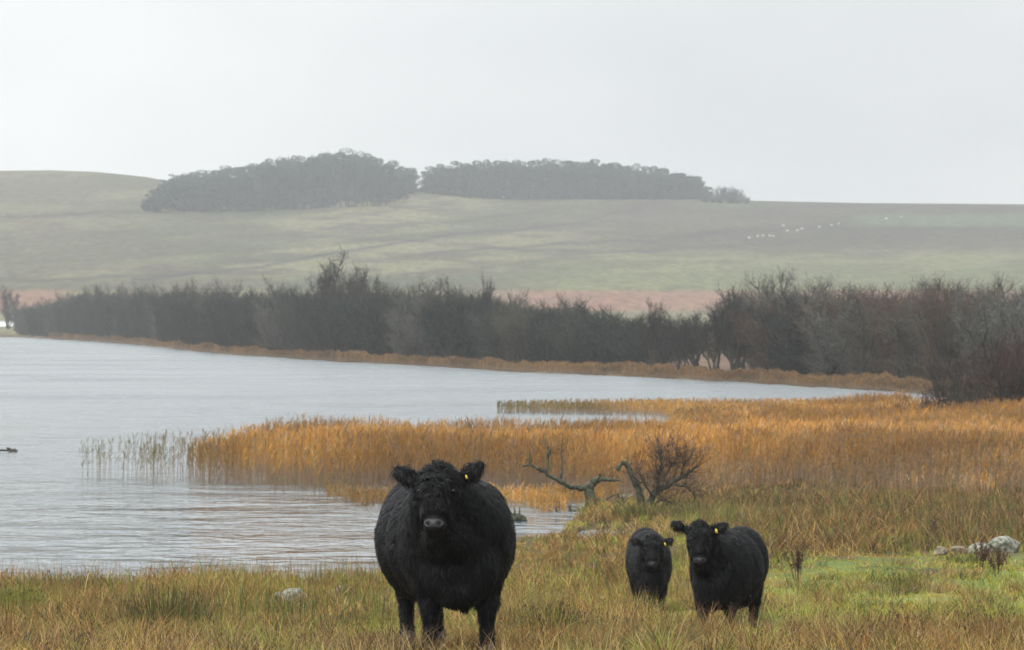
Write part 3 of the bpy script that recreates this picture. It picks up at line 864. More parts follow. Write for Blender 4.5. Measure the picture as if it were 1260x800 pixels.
def tussocks(r0, r1, u0, u1, dens, nb, hh, rad_, cols, wid, g, lean=0.7):
    X, Y = scatter(r0, r1, u0, u1, dens, g); z = height(X, Y); u, r = bearing(X, Y)
    ok = (z > WATER + 0.05) & (fbm(X * .4, Y * .3, 333, 2) > 0.40) & ~near_stone(X, Y, g) & ((lawn_mask(u, r, X, Y) < 0.4) | (g.random(len(X)) < 0.25))
    X, Y = X[ok], Y[ok]; N = len(X)
    s = 0.5 + 0.9 * g.random(N); pk = g.choice(cols, N)
    a = g.random(N * nb) * 6.283; q = np.repeat(rad_ * s, nb) * np.sqrt(g.random(N * nb))
    Xb = np.repeat(X, nb) + q * np.cos(a); Yb = np.repeat(Y, nb) + q * np.sin(a)
    c = PAL[np.repeat(pk, nb)]; sw = g.random(N * nb) < 0.2; c[sw] = PAL[g.choice([0, 5, 1], sw.sum())]
    c = c * (0.6 + 0.7 * g.random((N * nb, 1)))
    h_ = np.repeat(hh * s, nb) * (0.5 + 0.6 * g.random(N * nb)) * (1.1 - 0.4 * q / np.repeat(rad_ * s, nb))
    tip = c * 0.7 + np.array([0.30, 0.20, 0.08]) * 0.3
    G.add(*blades(Xb, Yb, h_, np.full(N * nb, wid), lean * (0.3 + q / np.repeat(rad_ * s, nb)), c, tip, g, 4, az=a + g.normal(0, .4, N * nb)))
tussocks(26.5, 40, -40, 1300, 2.4, 90, 0.27, 0.15, [2, 0, 3, 1, 4, 6, 1], 0.0062, g, 0.85)
tussocks(40, 62, -40, 1300, 1.1, 90, 0.31, 0.19, [2, 6, 0, 1, 3], 0.006, g, 0.8)
tussocks(58, 68, -40, 470, 0.8, 90, 0.34, 0.22, [2, 6, 7, 1], 0.007, g, 0.5)
tussocks(60, 80, 600, 1300, 0.35, 90, 0.24, 0.22, [2, 6, 0, 1], 0.009, g, 0.8)
tussocks(76, 108, 820, 1300, 0.5, 150, 0.50, 0.45, [6, 4, 4, 2, 6, 1, 7], 0.011, g, 0.55)
tussocks(74, 90, 620, 830, 0.30, 90, 0.22, 0.30, [2, 4, 1, 7], 0.010, g, 0.7)
grass = G.build('grass', M_GRASS)
tag(grass, 'rough wet pasture grass, straw and seed stalks around the cattle', 'grass', kind='stuff')

def rush_clump(p, y, D, n, hgt, rad_, cols, label, name='rush_clump', wid=0.005, heads=True, lean=0.45):
    X0 = (p - 630) / F * D; Y0 = D
    g = np.random.default_rng(int(p * 7 + D))
    a = g.random(n) * 6.283; q = rad_ * np.sqrt(g.random(n))
    X = X0 + q * np.cos(a); Y = Y0 + q * np.sin(a)
    z0 = H1(X0, Y0)
    c = PAL[g.choice(cols, n)] * (0.65 + 0.7 * g.random((n, 1)))
    tip = c * 0.6 + np.array([0.16, 0.085, 0.035]) * 0.4
    h = hgt * (0.55 + 0.6 * g.random(n)) * (1 - 0.35 * (q / rad_))
    root = empty(name, (X0, Y0, z0)); tag(root, label, 'rushes')
    V_, F_, C_ = blades(X - X0, Y - Y0, h, np.full(n, wid), np.full(n, lean) * (0.3 + q / rad_), c, tip, g, 5, z=np.zeros(n), az=a + g.normal(0, .5, n))
    tag(mesh_np('stems', V_, F_, 4, M_GRASS, root, C_), kind='stuff')
    if heads:
        tp = V_.reshape(n, 5, 2, 3)[:, 3].mean(1)[g.random(n) < 0.5]
        m = len(tp)
        P1 = tp + np.array([0, 0, 1.0]) * (0.018 + 0.02 * g.random((m, 1)))
        Pp = np.stack([tp, (tp + P1) / 2 + g.normal(0, .003, (m, 3)), P1], 1)
        cc = np.repeat((np.array([0.10, 0.055, 0.03]) * (0.7 + 0.6 * g.random((m, 1))))[:, None, :], 3, 1)
        sa = g.random(m) * 3.14
        V_, F_, C_ = ribbons(Pp, np.full((m, 3), wid * 2.2) * np.array([0.5, 1, 0.4]), np.stack([np.cos(sa), np.sin(sa) * .4, sa * 0], 1), cc)
        tag(mesh_np('seed_heads', V_, F_, 4, M_GRASS, root, C_), kind='stuff')
    return root
rush_clump(200, 760, 41, 620, 0.70, 0.32, [6, 6, 6, 2], 'tall olive rush clump left of the white stone')
rush_clump(232, 760, 42.5, 260, 0.55, 0.22, [6, 6, 2], 'dark green rush clump leaning beside the tall olive clump')
rush_clump(22, 740, 49, 520, 0.52, 0.26, [3, 2, 3], 'bright green rush clump at the left edge of the pasture', wid=0.007)
rush_clump(672, 790, 36, 620, 0.54, 0.25, [3, 6, 6, 2], 'fresh green rush clump just right of the big cow')
rush_clump(740, 780, 38, 260, 0.36, 0.20, [2, 3, 0], 'low green and straw rush clump halfway between the big cow and the right calf')
rush_clump(1112, 722, 60, 380, 0.42, 0.22, [2, 6, 3], 'dark green rush tussock standing alone on the bright green turf', wid=0.008)
rush_clump(1188, 692, 70, 240, 0.30, 0.28, [2, 6, 3], 'small dark tussock on the turf left of the pale boulder', wid=0.009)
rush_clump(470, 760, 42, 300, 0.50, 0.22, [2, 3, 0], 'green and straw rush clump behind the left side of the big cow')
rush_clump(440, 715, 62, 240, 0.50, 0.30, [2, 6, 7], 'rush clump at the water edge just left of the big cow', wid=0.008)
rush_clump(395, 715, 64, 240, 0.45, 0.30, [2, 7, 1], 'brownish rush clump at the water edge behind the tan stone', wid=0.008)
rush_clump(70, 715, 62, 260, 0.55, 0.35, [2, 6, 7], 'olive rush clump at the water edge near the left edge', wid=0.008)
rush_clump(110, 715, 62, 220, 0.50, 0.30, [2, 6, 2], 'green rush clump at the water edge behind the brown sward', wid=0.008)
rush_clump(1085, 800, 31.5, 200, 0.42, 0.20, [1, 4, 7], 'russet stalk clump in the foreground below the lone green tussock', wid=0.005)
rush_clump(1215, 800, 31, 180, 0.40, 0.20, [1, 4, 0], 'brown seeding clump in the foreground near the right corner', wid=0.005)
rush_clump(760, 712, 66, 280, 0.55, 0.4, [7, 4, 1], 'dark brown rush clump left of the smallest calf', wid=0.010)

rush_clump(1222, 700, 71.5, 160, 0.26, 0.25, [2, 0, 4], 'short straw tuft growing against the front of the two boulders', wid=0.009)
# docks: brown seeding plants
def dock(p, D, hgt, label, n=7):
    X0 = (p - 630) / F * D; z0 = H1(X0, D)
    g = np.random.default_rng(int(p)); root = empty('dock_plant', (X0, D, z0)); tag(root, label, 'plant')
    Gs = Geo(); Gh = Geo()
    for k in range(n):
        a = g.random() * 6.28; ln = hgt * (0.6 + 0.45 * g.random()); sp = 0.16 * g.random() + 0.03
        P = np.array([[0.03 * math.cos(a), 0.03 * math.sin(a), -0.03], [sp * .5 * math.cos(a), sp * .5 * math.sin(a), ln * .5], [sp * math.cos(a), sp * math.sin(a), ln]])
        Gs.tube(P, [0.006, 0.005, 0.003], (0.09, 0.045, 0.028), 5)
        m = 90
        q = 0.45 + 0.55 * g.random(m)
        c0 = P[1] + (P[2] - P[1]) * ((q - .5) * 2)[:, None]
        b0 = c0 + g.normal(0, 0.018, (m, 3)); b1 = b0 + g.normal(0, 0.012, (m, 3)) + [0, 0, 0.012]
        Pp = np.stack([b0, b1], 1); sa = g.random(m) * 3.14
        cc = np.repeat((np.array([0.085, 0.045, 0.03]) * (0.6 + 0.9 * g.random((m, 1))))[:, None, :], 2, 1)
        Gh.add(*ribbons(Pp, np.full((m, 2), 0.014), np.stack([np.cos(sa), np.sin(sa) * .5, sa * 0], 1), cc))
    Gs.build('stalk', M_GRASS, root); tag(Gh.build('seed_heads', M_GRASS, root), kind='stuff')
dock(982, 62, 0.55, 'dark brown seeding dock just right of the right calf')
dock(1205, 66, 0.50, 'tall brown dock standing in front of the pale boulder', 6)
dock(1228, 64, 0.42, 'dark dock stalks at the lower right foot of the pale boulder', 6)
dock(1148, 78, 0.45, 'thin brown dock left of the boulder, on the edge of the turf', 4)

# ------------------------------------------------------------------ stones
def stone(p, y, D, size, label, mat, seed, rz=0.0, sink=0.25, name='stone'):
    g = np.random.default_rng(seed)
    v = ICO3[0].copy()
    for k in range(14):                                     # chop flat facets, as frost-split rock has
        d = unit(g.normal(size=3)); c = 0.62 + 0.25 * g.random()
        q = v @ d; v = v - np.clip(q - c, 0, None)[:, None] * d
    nz_ = fbm(v[:, 0] * 3 + v[:, 1] * 2 + 5, v[:, 2] * 3 + v[:, 1], seed, 3) - .5
    v = v * (1 + 0.16 * nz_)[:, None] * np.array(size)
    X0 = (p - 630) / F * D
    o = mesh_np(name, v, ICO3[1], 3, mat)
    o.location = (X0, D, H1(X0, D) + size[2] * 0.45)
    o.rotation_euler = (0, 0, rz)
    tag(o, label, 'boulder' if name == 'boulder' else 'stone')
    return o
stone(361, 733, 60.5, (0.23, 0.18, 0.19), 'white angular stone lying in the grass left of the big cow', M_ROCK, 4, 0.2)
stone(344, 731, 60.8, (0.10, 0.10, 0.10), 'small pale chip of stone against the left end of the white stone', M_ROCK, 9, 0.6)
stone(422, 731, 62.5, (0.22, 0.18, 0.13), 'tan stone half hidden in grass near the left flank of the big cow', M_ROCKD, 6, 0.3)
stone(1238, 681, 74, (0.34, 0.25, 0.20), 'large pale lichen-covered boulder at the right edge of the pasture', M_ROCK, 12, 0.5, name='boulder')
stone(1208, 683, 74, (0.30, 0.22, 0.12), 'grey boulder leaning against the left side of the largest boulder', M_ROCK, 15, 0.1, name='boulder')
stone(1180, 688, 73.5, (0.2, 0.16, 0.11), 'low pinkish stone left of the two boulders', M_ROCKD, 17, 0.4)
stone(1157, 692, 72.5, (0.17, 0.13, 0.11), 'smallest tan stone at the left end of the boulder row', M_ROCKD, 19, 0.9)

# ------------------------------------------------------------------ reed beds
REED = np.array([[0.58, 0.25, 0.034], [0.64, 0.34, 0.060], [0.38, 0.185, 0.05], [0.36, 0.24, 0.13], [0.58, 0.40, 0.22], [0.22, 0.20, 0.07]])
def reed_geo(X, Y, h, g, cw, wid=0.012, leaves=4, zbase=None, green=None, tint=0.80):
    """each reed: stem, hanging leaves and a plume"""
    N = len(X)
    Gg = Geo()
    z = np.maximum(height(X, Y), WATER - 0.25) if zbase is None else zbase
    pk = np.array([g.choice(6, p=cw / cw.sum()) for _ in range(1)])
    c = np.cumsum(cw / cw.sum()); pk = np.searchsorted(c, g.random(N)).clip(0, 5)
    pn = fbm(X * 0.30, Y * 0.16, 499, 3)[:, None]
    col = REED[pk] * tint * (0.70 + 0.5 * g.random((N, 1))) * (0.60 + 0.75 * smooth(0.33, 0.67, pn))
    if green is not None: col = lerp3(col, (0.11, 0.12, 0.04), green)
    stemc = col * 0.30 + np.array([0.36, 0.26, 0.18]) * 0.55
    az = g.random(N) * 6.283; lean = 0.03 + 0.10 * g.random(N)
    wind = 0.04
    dx = np.cos(az) * lean + wind * 0.5; dy = np.sin(az) * lean
    tt = np.array([0, 0.5, 1.0])
    htot = h + (z * 0 + 0)
    B0 = np.stack([X, Y, z], 1)
    def at(q):
        return B0 + np.stack([dx * h * q ** 1.6, dy * h * q ** 1.6, h * q], 1)
    P = np.stack([at(q) for q in (0, 0.5, 1.0)], 1)
    sa = g.random(N) * 3.1416; S = np.stack([np.cos(sa), np.sin(sa) * .5, sa * 0], 1)
    Cc = np.stack([stemc * 0.8, stemc, col], 1)
    Gg.add(*ribbons(P, np.full((N, 3), wid * 0.75) * np.array([1, .9, .5]), S, Cc))
    for k in range(leaves):
        q = 0.42 + 0.56 * g.random(N) ** .8
        b = at(q); a = g.random(N) * 6.283
        ln = h * (0.10 + 0.11 * g.random(N))
        d = np.stack([np.cos(a) * .7 + 0.12, np.sin(a) * .6, np.zeros(N)], 1)
        m_ = b + d * (ln * 0.40)[:, None] + np.array([0, 0, 1]) * (ln * 0.65)[:, None]
        e = b + d * (ln * 0.9)[:, None] + np.array([0, 0, 1]) * (ln * (0.5 + 0.8 * g.random(N)))[:, None]
        sa = g.random(N) * 3.1416; S = np.stack([np.cos(sa) * .7, np.sin(sa) * .5, 0.5 + sa * 0], 1)
        cl = col * (0.85 + 0.4 * g.random((N, 1)))
        Gg.add(*ribbons(np.stack([b, m_, e], 1), np.full((N, 3), wid * 1.35) * np.array([.7, 1, .12]), S, np.stack([cl * .9, cl, cl * 1.1], 1)))
    # plume
    b = at(np.full(N, 0.94)); e = at(np.full(N, 1.07)); m_ = (b + e) / 2
    pc = (col * 0.6 + np.array([0.26, 0.16, 0.09]) * 0.4)
    Gg.add(*ribbons(np.stack([b, m_, e], 1), np.full((N, 3), wid * 2.2) * np.array([.4, 1, .2]), S, np.stack([pc, pc, pc * 1.15], 1)))
    return Gg

g = np.random.default_rng(23)
CWo = np.array([3, 3, 2, 1.2, 0.6, 0.4]); CWp = np.array([0.8, 1.5, 1.8, 2.2, 2.0, 0.8])
def front_reed(u): return np.interp(u, [100, 240, 300, 420, 500, 640, 700, 760, 860, 930, 1260, 1560], [126, 123, 120, 118, 118, 118, 117, 116, 115, 117, 118, 120])
def back_reed(u): return np.interp(u, [100, 300, 420, 600, 790, 830, 880, 1000, 1110, 1160, 1560], [131, 140, 142, 142, 143, 150, 165, 176, 182, 178, 180])
Gr = []
# main stand
X, Y = scatter(112, 186, 232, 1560, 42, g)
u, r = bearing(X, Y)
n1 = fbm(X * 0.35, Y * 0.25, 401, 3)
ok = (r > front_reed(u) + 4 * (n1 - .5)) & (r < back_reed(u) + 5 * (n1 - .5))
ok &= ~((u > 1120) & (r > 165))
ok &= g.random(len(X)) < np.interp(u, [240, 300, 400, 1000], [0.25, 0.6, 1, 1]) * np.interp(r, [112, 150, 186], [1, 0.9, 0.75])
X, Y, u, r, n1 = X[ok], Y[ok], u[ok], r[ok], n1[ok]
hh = np.interp(u, [240, 330, 420, 800, 900, 1000, 1260], [1.05, 1.3, 1.32, 1.30, 1.10, 1.05, 1.2])
hh = hh * (0.62 + 0.45 * n1 + 0.32 * g.random(len(X)))
Gm = reed_geo(X, Y, hh, g, CWo, 0.016, 5)
reeds = Gm.build('reed_bed', M_REED)
tag(reeds, 'large stand of orange autumn reeds growing out into the loch', 'reeds', kind='stuff')
# paler, buff reeds in front of it on the right
X, Y = scatter(106, 150, 640, 1560, 26, g)
u, r = bearing(X, Y)
n1 = fbm(X * 0.3, Y * 0.2, 411, 3)
lim = np.interp(u, [640, 740, 860, 940, 1260, 1560], [104, 110, 108, 112, 110, 110])
top = np.interp(u, [640, 740, 860, 940, 1060, 1120, 1560], [108, 116, 122, 132, 136, 160, 160])
ok = (r > lim + 14 * (n1 - .5)) & (r < top) & (height(X, Y) > WATER - 0.4)
X, Y, u, r, n1 = X[ok], Y[ok], u[ok], r[ok], n1[ok]
hb = np.interp(u, [640, 860, 1000, 1260], [0.45, 0.7, 1.0, 1.15]) * (0.6 + 0.45 * n1 + 0.35 * g.random(len(X))) * np.interp(r - lim[ok], [-3, 12], [0.45, 1.0])
buff = reed_geo(X, Y, hb, g, CWp, 0.015, 4).build('buff_reeds', M_REED)
tag(buff, 'paler buff and pinkish reeds between the orange stand and the rushy bank', 'reeds', kind='stuff')
# low golden sedge in front of the reeds
X, Y = scatter(103, 120, 400, 760, 60, g)
u, r = bearing(X, Y)
n1 = fbm(X * 0.4, Y * 0.3, 421, 3)
ok = (r > np.interp(u, [400, 440, 560, 640, 690, 760], [113, 107.5, 106, 106.5, 101, 103]) + 3 * (n1 - .5)) & (r < np.interp(u, [400, 440, 700, 760], [115, 113, 113, 114])) & (n1 > 0.22) & ((u < 696) | (r > 107))
X, Y, n1 = X[ok], Y[ok], n1[ok]
sed = reed_geo(X, Y, 0.52 * (0.6 + 0.4 * n1 + 0.3 * g.random(len(X))), g, np.array([2, 3.2, 0.8, 0.6, 0.8, 1.2]), 0.014, 5).build('golden_sedge', M_REED)
tag(sed, 'low golden sedge in the shallows in front of the reed stand', 'sedge', kind='stuff')
# sparse green reeds standing in open water at the left tip
X, Y = scatter(119, 131, 98, 420, 9, g)
u, r = bearing(X, Y)
n1 = fbm(X * 0.9, Y * 0.5, 431, 3)
ok = (n1 > np.interp(u, [98, 250, 420], [0.50, 0.40, 0.40])) & (r < np.interp(u, [98, 240, 420], [127, 131, 123])) & (r > np.interp(u, [98, 240, 420], [122, 119, 110]))
X, Y, u, n1 = X[ok], Y[ok], u[ok], n1[ok]
gr_ = np.interp(u, [98, 220, 330], [0.95, 0.55, 0.2])
sp = reed_geo(X, Y, (0.95 + 0.55 * g.random(len(X))) * np.interp(u, [98, 250], [0.85, 1.0]), g, CWo, 0.013, 4, zbase=np.full(len(X), WATER - 0.15), green=gr_).build('sparse_reeds', M_REED)
tag(sp, 'sparse greenish reeds standing in open water left of the reed stand', 'reeds', kind='stuff')
X, Y = scatter(109, 117, 330, 445, 10, g)
n1 = fbm(X * 1.1, Y * 0.6, 441, 2); ok = n1 > 0.52
X, Y = X[ok], Y[ok]
sp2 = reed_geo(X, Y, 0.40 + 0.3 * g.random(len(X)), g, np.array([1, 2, 1, 1, 1, 3.]), 0.013, 4, zbase=np.full(len(X), WATER - 0.1), green=np.full(len(X), .4)).build('sedge_tufts', M_REED)
tag(sp2, 'small olive sedge tufts in the water below the left end of the reed stand', 'sedge', kind='stuff')
# the low spit of sedge behind the channel
X, Y = scatter(196, 225, 612, 1130, 17, g)
u, r = bearing(X, Y)
n1 = fbm(X * 0.25, Y * 0.15, 451, 3)
ok = (r > np.interp(u, [612, 680, 800, 850, 1130], [209, 206, 203, 190, 180]) + 5 * (n1 - .5)) & (r < np.interp(u, [612, 640, 800, 1000, 1130], [213, 217, 222, 222, 215]) + 5 * (n1 - .5))
X, Y, u = X[ok], Y[ok], u[ok]
spit = reed_geo(X, Y, (0.34 + 0.25 * g.random(len(X))), g, CWo, 0.03, 4, zbase=np.full(len(X), WATER - 0.05), green=np.interp(u, [612, 700, 800], [0.85, 0.6, 0.15])).build('sedge_spit', M_REED)
tag(spit, 'low green and orange sedge spit reaching into the loch behind the reeds', 'sedge', kind='stuff')
X, Y = scatter(176, 200, 830, 1130, 16, g)
u, r = bearing(X, Y); ok = r < np.interp(u, [830, 900, 1130], [196, 200, 200])
X, Y, u = X[ok], Y[ok], u[ok]
bk = reed_geo(X, Y, (0.45 + 0.3 * g.random(len(X))), g, CWo, 0.028, 4, zbase=np.full(len(X), WATER - 0.05)).build('back_reeds', M_REED)
tag(bk, 'low orange reeds along the rear edge of the marsh before the open water', 'reeds', kind='stuff')
# the long orange fringe under the far trees
ub = rng.uniform(60, 1330, 60000)
sr = shore_far(ub)
n1 = fbm(ub * 0.02, ub * 0, 461, 3)
dep = np.interp(ub, [60, 140, 260, 420, 700, 1260], [10, 30, 40, 17, 24, 28])
rr = sr - 3 + 8 * (fbm(ub * 0.05, ub * 0, 463, 3) - .5) + dep * rng.random(len(ub)) * (0.4 + 1.0 * n1)
a_ = np.arctan((ub - 630) / F); X = rr * np.sin(a_); Y = rr * np.cos(a_)
fr = reed_geo(X, Y, (0.30 + 0.50 * rng.random(len(X))) * (0.6 + 0.9 * fbm(ub * 0.09, ub * 0, 465, 3)) * np.interp(ub, [100, 500, 900], [1.3, 1.0, 0.85]), rng, np.array([0.8, 0.6, 3.4, 2.6, 0.4, 1.6]), 0.05, 3, zbase=np.full(len(X), WATER), tint=0.42).build('shore_reeds', M_REED)
tag(fr, 'long thin fringe of orange-brown reeds along the far shore under the trees', 'reeds', kind='stuff')

# ------------------------------------------------------------------ dead tree and bush by the inlet
def to3(pts, D, dy=None):
    out = []
    for k, q in enumerate(pts):
        off = (0 if dy is None else dy[k]) if len(q) < 3 else q[2]
        v = px(q[0], q[1], D); v[1] += off; out.append(v)
    return np.array(out)
def densify(P, n=4, jit=0.01, g=rng):
    K = len(P); s = np.linspace(0, K - 1, (K - 1) * n + 1)
    out = np.stack([np.interp(s, np.arange(K), P[:, k]) for k in range(3)], 1)
    # smooth corners
    for _ in range(2):
        out[1:-1] = (out[:-2] + 2 * out[1:-1] + out[2:]) / 4
    out[1:-1] += g.normal(0, jit, out[1:-1].shape)
    return out
def branch(Gq, P, r0, r1, jit=0.012, n=8, col=(0.1, 0.1, 0.1), g=rng):
    Q = densify(np.asarray(P, float), 4, jit, g)
    Gq.tube(Q, np.linspace(r0, r1, len(Q)) * (0.88 + 0.24 * g.random(len(Q))), col, n)
    return Q

def twig_spray(Gt, Q, n, ln, g, up=0.5, depth=2, w=0.006, col=(0.07, 0.05, 0.04), q0=0.2, spread=1.0):
    """twigs leaving the limb Q, each with its own side twigs"""
    s = q0 + (1 - q0) * g.random(n)
    idx = (s * (len(Q) - 1)).astype(int).clip(0, len(Q) - 2)
    f = (s * (len(Q) - 1) - idx)[:, None]
    b = Q[idx] * (1 - f) + Q[idx + 1] * f
    T = unit(Q[idx + 1] - Q[idx])
    d = unit(T * 0.7 + g.normal(0, 0.75 * spread, (n, 3)) + np.array([0, 0, up]))
    L_ = ln * (0.45 + 0.8 * g.random(n))
    cur = d; P = [b]
    for k in range(4):
        cur = unit(cur + g.normal(0, 0.22, (n, 3)) + np.array([0, 0, 0.10 * np.sign(up)]))
        P.append(P[-1] + cur * (L_ / 4)[:, None])
    P = np.stack(P, 1)
    Sd = unit(np.cross(d, g.normal(size=(n, 3))))
    cc = np.repeat((np.array(col) * (0.6 + 0.8 * g.random((n, 1))))[:, None, :], 5, 1)
    Gt.add(*ribbons(P, np.linspace(w, w * 0.45, 5)[None, :] * np.ones((n, 1)), Sd, cc))
    if depth > 0:
        for k in range(n):
            twig_spray(Gt, P[k], 4, ln * 0.5, g, up * 0.8, depth - 1, w * 0.6, col, 0.2, spread)

g = np.random.default_rng(31)
DT = 104.0
root = empty('dead_tree', tuple(px(725, 629, DT)))
tag(root, 'gnarled dead tree with one long bare limb reaching left over the inlet', 'tree')
off = px(725, 629, DT)
def T3(pts, D=DT): return to3(pts, D) - off
Gt = Geo()
tr = branch(Gt, T3([(722, 634), (727, 626), (727, 613), (724, 602), (728, 596), (733, 591)]), 0.16, 0.085, n=10, g=g)
Gt.build('trunk', M_MOSS, root, True)
Gl = Geo(); Gw = Geo()
l1 = branch(Gl, T3([(725, 601), (714, 600, -.1), (702, 599, -.2), (691, 593, -.3), (673, 583, -.35), (661, 575, -.4), (653, 571, -.4), (643, 573, -.5)]), 0.075, 0.022, n=8, g=g)
l2 = branch(Gl, T3([(691, 594, -.3), (690, 584, -.3), (692, 571, -.25), (690, 558, -.2), (691.5, 545, -.2)]), 0.032, 0.012, 0.008, g=g)
l3 = branch(Gl, T3([(728, 597), (736, 590, .1), (745, 590, .15), (754, 592, .2), (762, 591, .2)]), 0.065, 0.03, g=g)
l4 = branch(Gl, T3([(733, 591), (738, 586, .1), (739, 583, .1)]), 0.035, 0.015, g=g)
l5 = branch(Gl, T3([(724, 630), (713, 630, -.2), (696, 631, -.3), (682, 631, -.4)]), 0.085, 0.04, g=g)
for q in ([(685, 631, -.4), (684, 623, -.4)], [(682, 631, -.4), (675, 626, -.5)], [(702, 630, -.3), (701, 621, -.3)], [(701, 631, -.3), (703, 641, -.6), (698, 648, -.9)],
          [(653, 572, -.4), (653, 566, -.4), (652.5, 557, -.4)], [(673, 583, -.35), (673.5, 567, -.3), (674, 549, -.3)], [(674, 562, -.3), (678, 552, -.3)]):
    P = T3(q); branch(Gl, P if len(P) > 2 else np.array([P[0], P.mean(0), P[1]]), 0.034, 0.020, 0.006, 6, g=g)
l6 = branch(Gl, T3([(728, 615), (740, 616, .1), (753, 623, .1), (764, 625, .1), (776, 639, .1)]), 0.04, 0.02, g=g)
l7 = branch(Gl, T3([(757, 624, .1), (750, 634, 0), (741, 645, -.2)]), 0.03, 0.014, g=g)
l8 = branch(Gl, T3([(745, 617, .1), (758, 607, .2), (768, 617, .2), (772, 632, .2)]), 0.022, 0.012, g=g)
Gl.build('limb', M_MOSS, root, True)
for Q, n_ in ((l1, 10), (l2, 7), (l3, 8), (l6, 12), (l7, 8), (l5, 8), (l8, 6)):
    twig_spray(Gw, Q, n_, 0.25, g, 0.5, 1, 0.018, (0.055, 0.045, 0.03))
tag(Gw.build('twigs', M_TWIG, root), kind='stuff')

root = empty('bare_bush', tuple(px(796, 643, 99.0)))
tag(root, 'bare twiggy bush with a hooked mossy stem behind the smallest calf', 'bush')
off = px(796, 643, 99.0)
def T4(pts): return to3(pts, 99.0) - off
Gs = Geo()
b1 = branch(Gs, T4([(795, 643), (792, 626), (789, 614), (784, 599), (778, 584), (772, 573), (765, 569), (760, 580)]), 0.10, 0.045, n=9, g=g)
b2 = branch(Gs, T4([(797, 643), (797, 624), (804, 608, .1), (820, 598, .1), (838, 589, .2), (853, 579, .2), (862, 571, .2)]), 0.11, 0.018, n=9, g=g)
b3 = branch(Gs, T4([(806, 607, .1), (811, 597, 0), (811, 585, 0), (814, 567, 0), (813, 552, 0)]), 0.055, 0.015, g=g)
b4 = branch(Gs, T4([(836, 590, .2), (842, 574, .2), (844, 557, .2)]), 0.03, 0.012, g=g)
b5 = branch(Gs, T4([(803, 610), (796, 600, -.2), (790, 590, -.3), (784, 578, -.3)]), 0.03, 0.01, g=g)
b6 = branch(Gs, T4([(826, 596, .1), (845, 598, .2), (855, 608, .2), (858, 624, .2)]), 0.028, 0.01, g=g)
b7 = branch(Gs, T4([(800, 630), (812, 614, -.2), (826, 618, -.3), (840, 634, -.3)]), 0.028, 0.01, g=g)
b8 = branch(Gs, T4([(792, 636), (778, 632, -.2), (768, 622, -.3), (757, 616, -.3)]), 0.03, 0.01, g=g)
b9 = branch(Gs, T4([(811, 592), (824, 580, .1), (832, 566, .1), (836, 553, .1)]), 0.025, 0.01, g=g)
Gs.build('stem', M_MOSS, root, True)
Gw = Geo()
for Q, n_, ln in ((b2, 36, 0.42), (b3, 40, 0.42), (b4, 18, 0.32), (b5, 14, 0.35), (b6, 20, 0.35), (b7, 22, 0.38), (b9, 22, 0.35), (b1, 8, 0.25)):
    twig_spray(Gw, Q, int(n_ * 2.3), ln * 1.5, g, 0.30, 1, 0.0135, (0.06, 0.045, 0.036), 0.25)
for Q, n_ in ((b8, 14), (b6, 10)):
    twig_spray(Gw, Q, n_, 0.3, g, -0.3, 1, 0.011, (0.07, 0.055, 0.04), 0.2)
tag(Gw.build('twigs', M_TWIG, root), kind='stuff')
rush_clump(795, 645, 97.0, 500, 0.50, 0.75, [6, 2, 6, 2], 'dark green undergrowth around the foot of the hooked bare bush', name='undergrowth', wid=0.014, heads=False)
rush_clump(858, 650, 92.0, 420, 0.50, 0.55, [6, 4, 6], 'dark green rush mound behind the head of the right calf', wid=0.014)
rush_clump(930, 640, 94.0, 420, 0.60, 0.7, [6, 2, 6], 'wide dark green rush mound above the back of the right calf', wid=0.014)

# mossy stump in the water
off = px(638, 639, 99.0); root = empty('mossy_stump', tuple(off)); root.location.z = WATER
tag(root, 'small two-pronged mossy stump in the inlet beside the big cow', 'stump')
off = np.array(root.location)
Gs = Geo()
branch(Gs, to3([(630, 639), (636, 636), (642, 637), (647, 640)], 99.0) - off, 0.08, 0.05, n=9, g=g)
branch(Gs, to3([(633, 641), (638, 634), (645, 640)], 99.0) - off, 0.09, 0.05, n=9, g=g)
Gs.build('log', M_MOSS, root, True)
for q in ([(634, 636), (633, 630), (632.5, 623)], [(639, 635), (639.5, 630), (639, 624)], [(632, 634), (628, 631), (625, 630)]):
    Gs = Geo(); branch(Gs, to3(q, 99.0) - off, 0.032, 0.010, 0.004, 6, g=g); Gs.build('prong', M_MOSS, root, True)
rush_clump(661, 640, 97.0, 90, 0.16, 0.42, [0, 2, 1], 'thin low sedge patch in the inlet between the stump and the dead tree', wid=0.012, heads=False, name='sedge_patch')

# bits of driftwood in the open water at the far left
off = px(12, 556.5, 149.0); root = empty('floating_branch', (off[0], off[1], WATER)); tag(root, 'dark waterlogged branch floating in open water at the left edge', 'branch')
Gs = Geo()
branch(Gs, np.array([[-0.6, 0, 0.05], [-0.2, 0.1, 0.07], [0.1, 0, 0.09], [0.25, 0, 0.02]]), 0.03, 0.05, g=g)
branch(Gs, np.array([[0.1, 0, 0.0], [0.0, 0.05, 0.12], [-0.1, 0.05, 0.16]]), 0.05, 0.03, g=g)
branch(Gs, np.array([[-0.05, 0, 0.0], [0.1, 0.05, 0.04], [0.18, 0.05, 0.12]]), 0.06, 0.03, g=g)
Gs.build('limb', M_BARK, root, True)

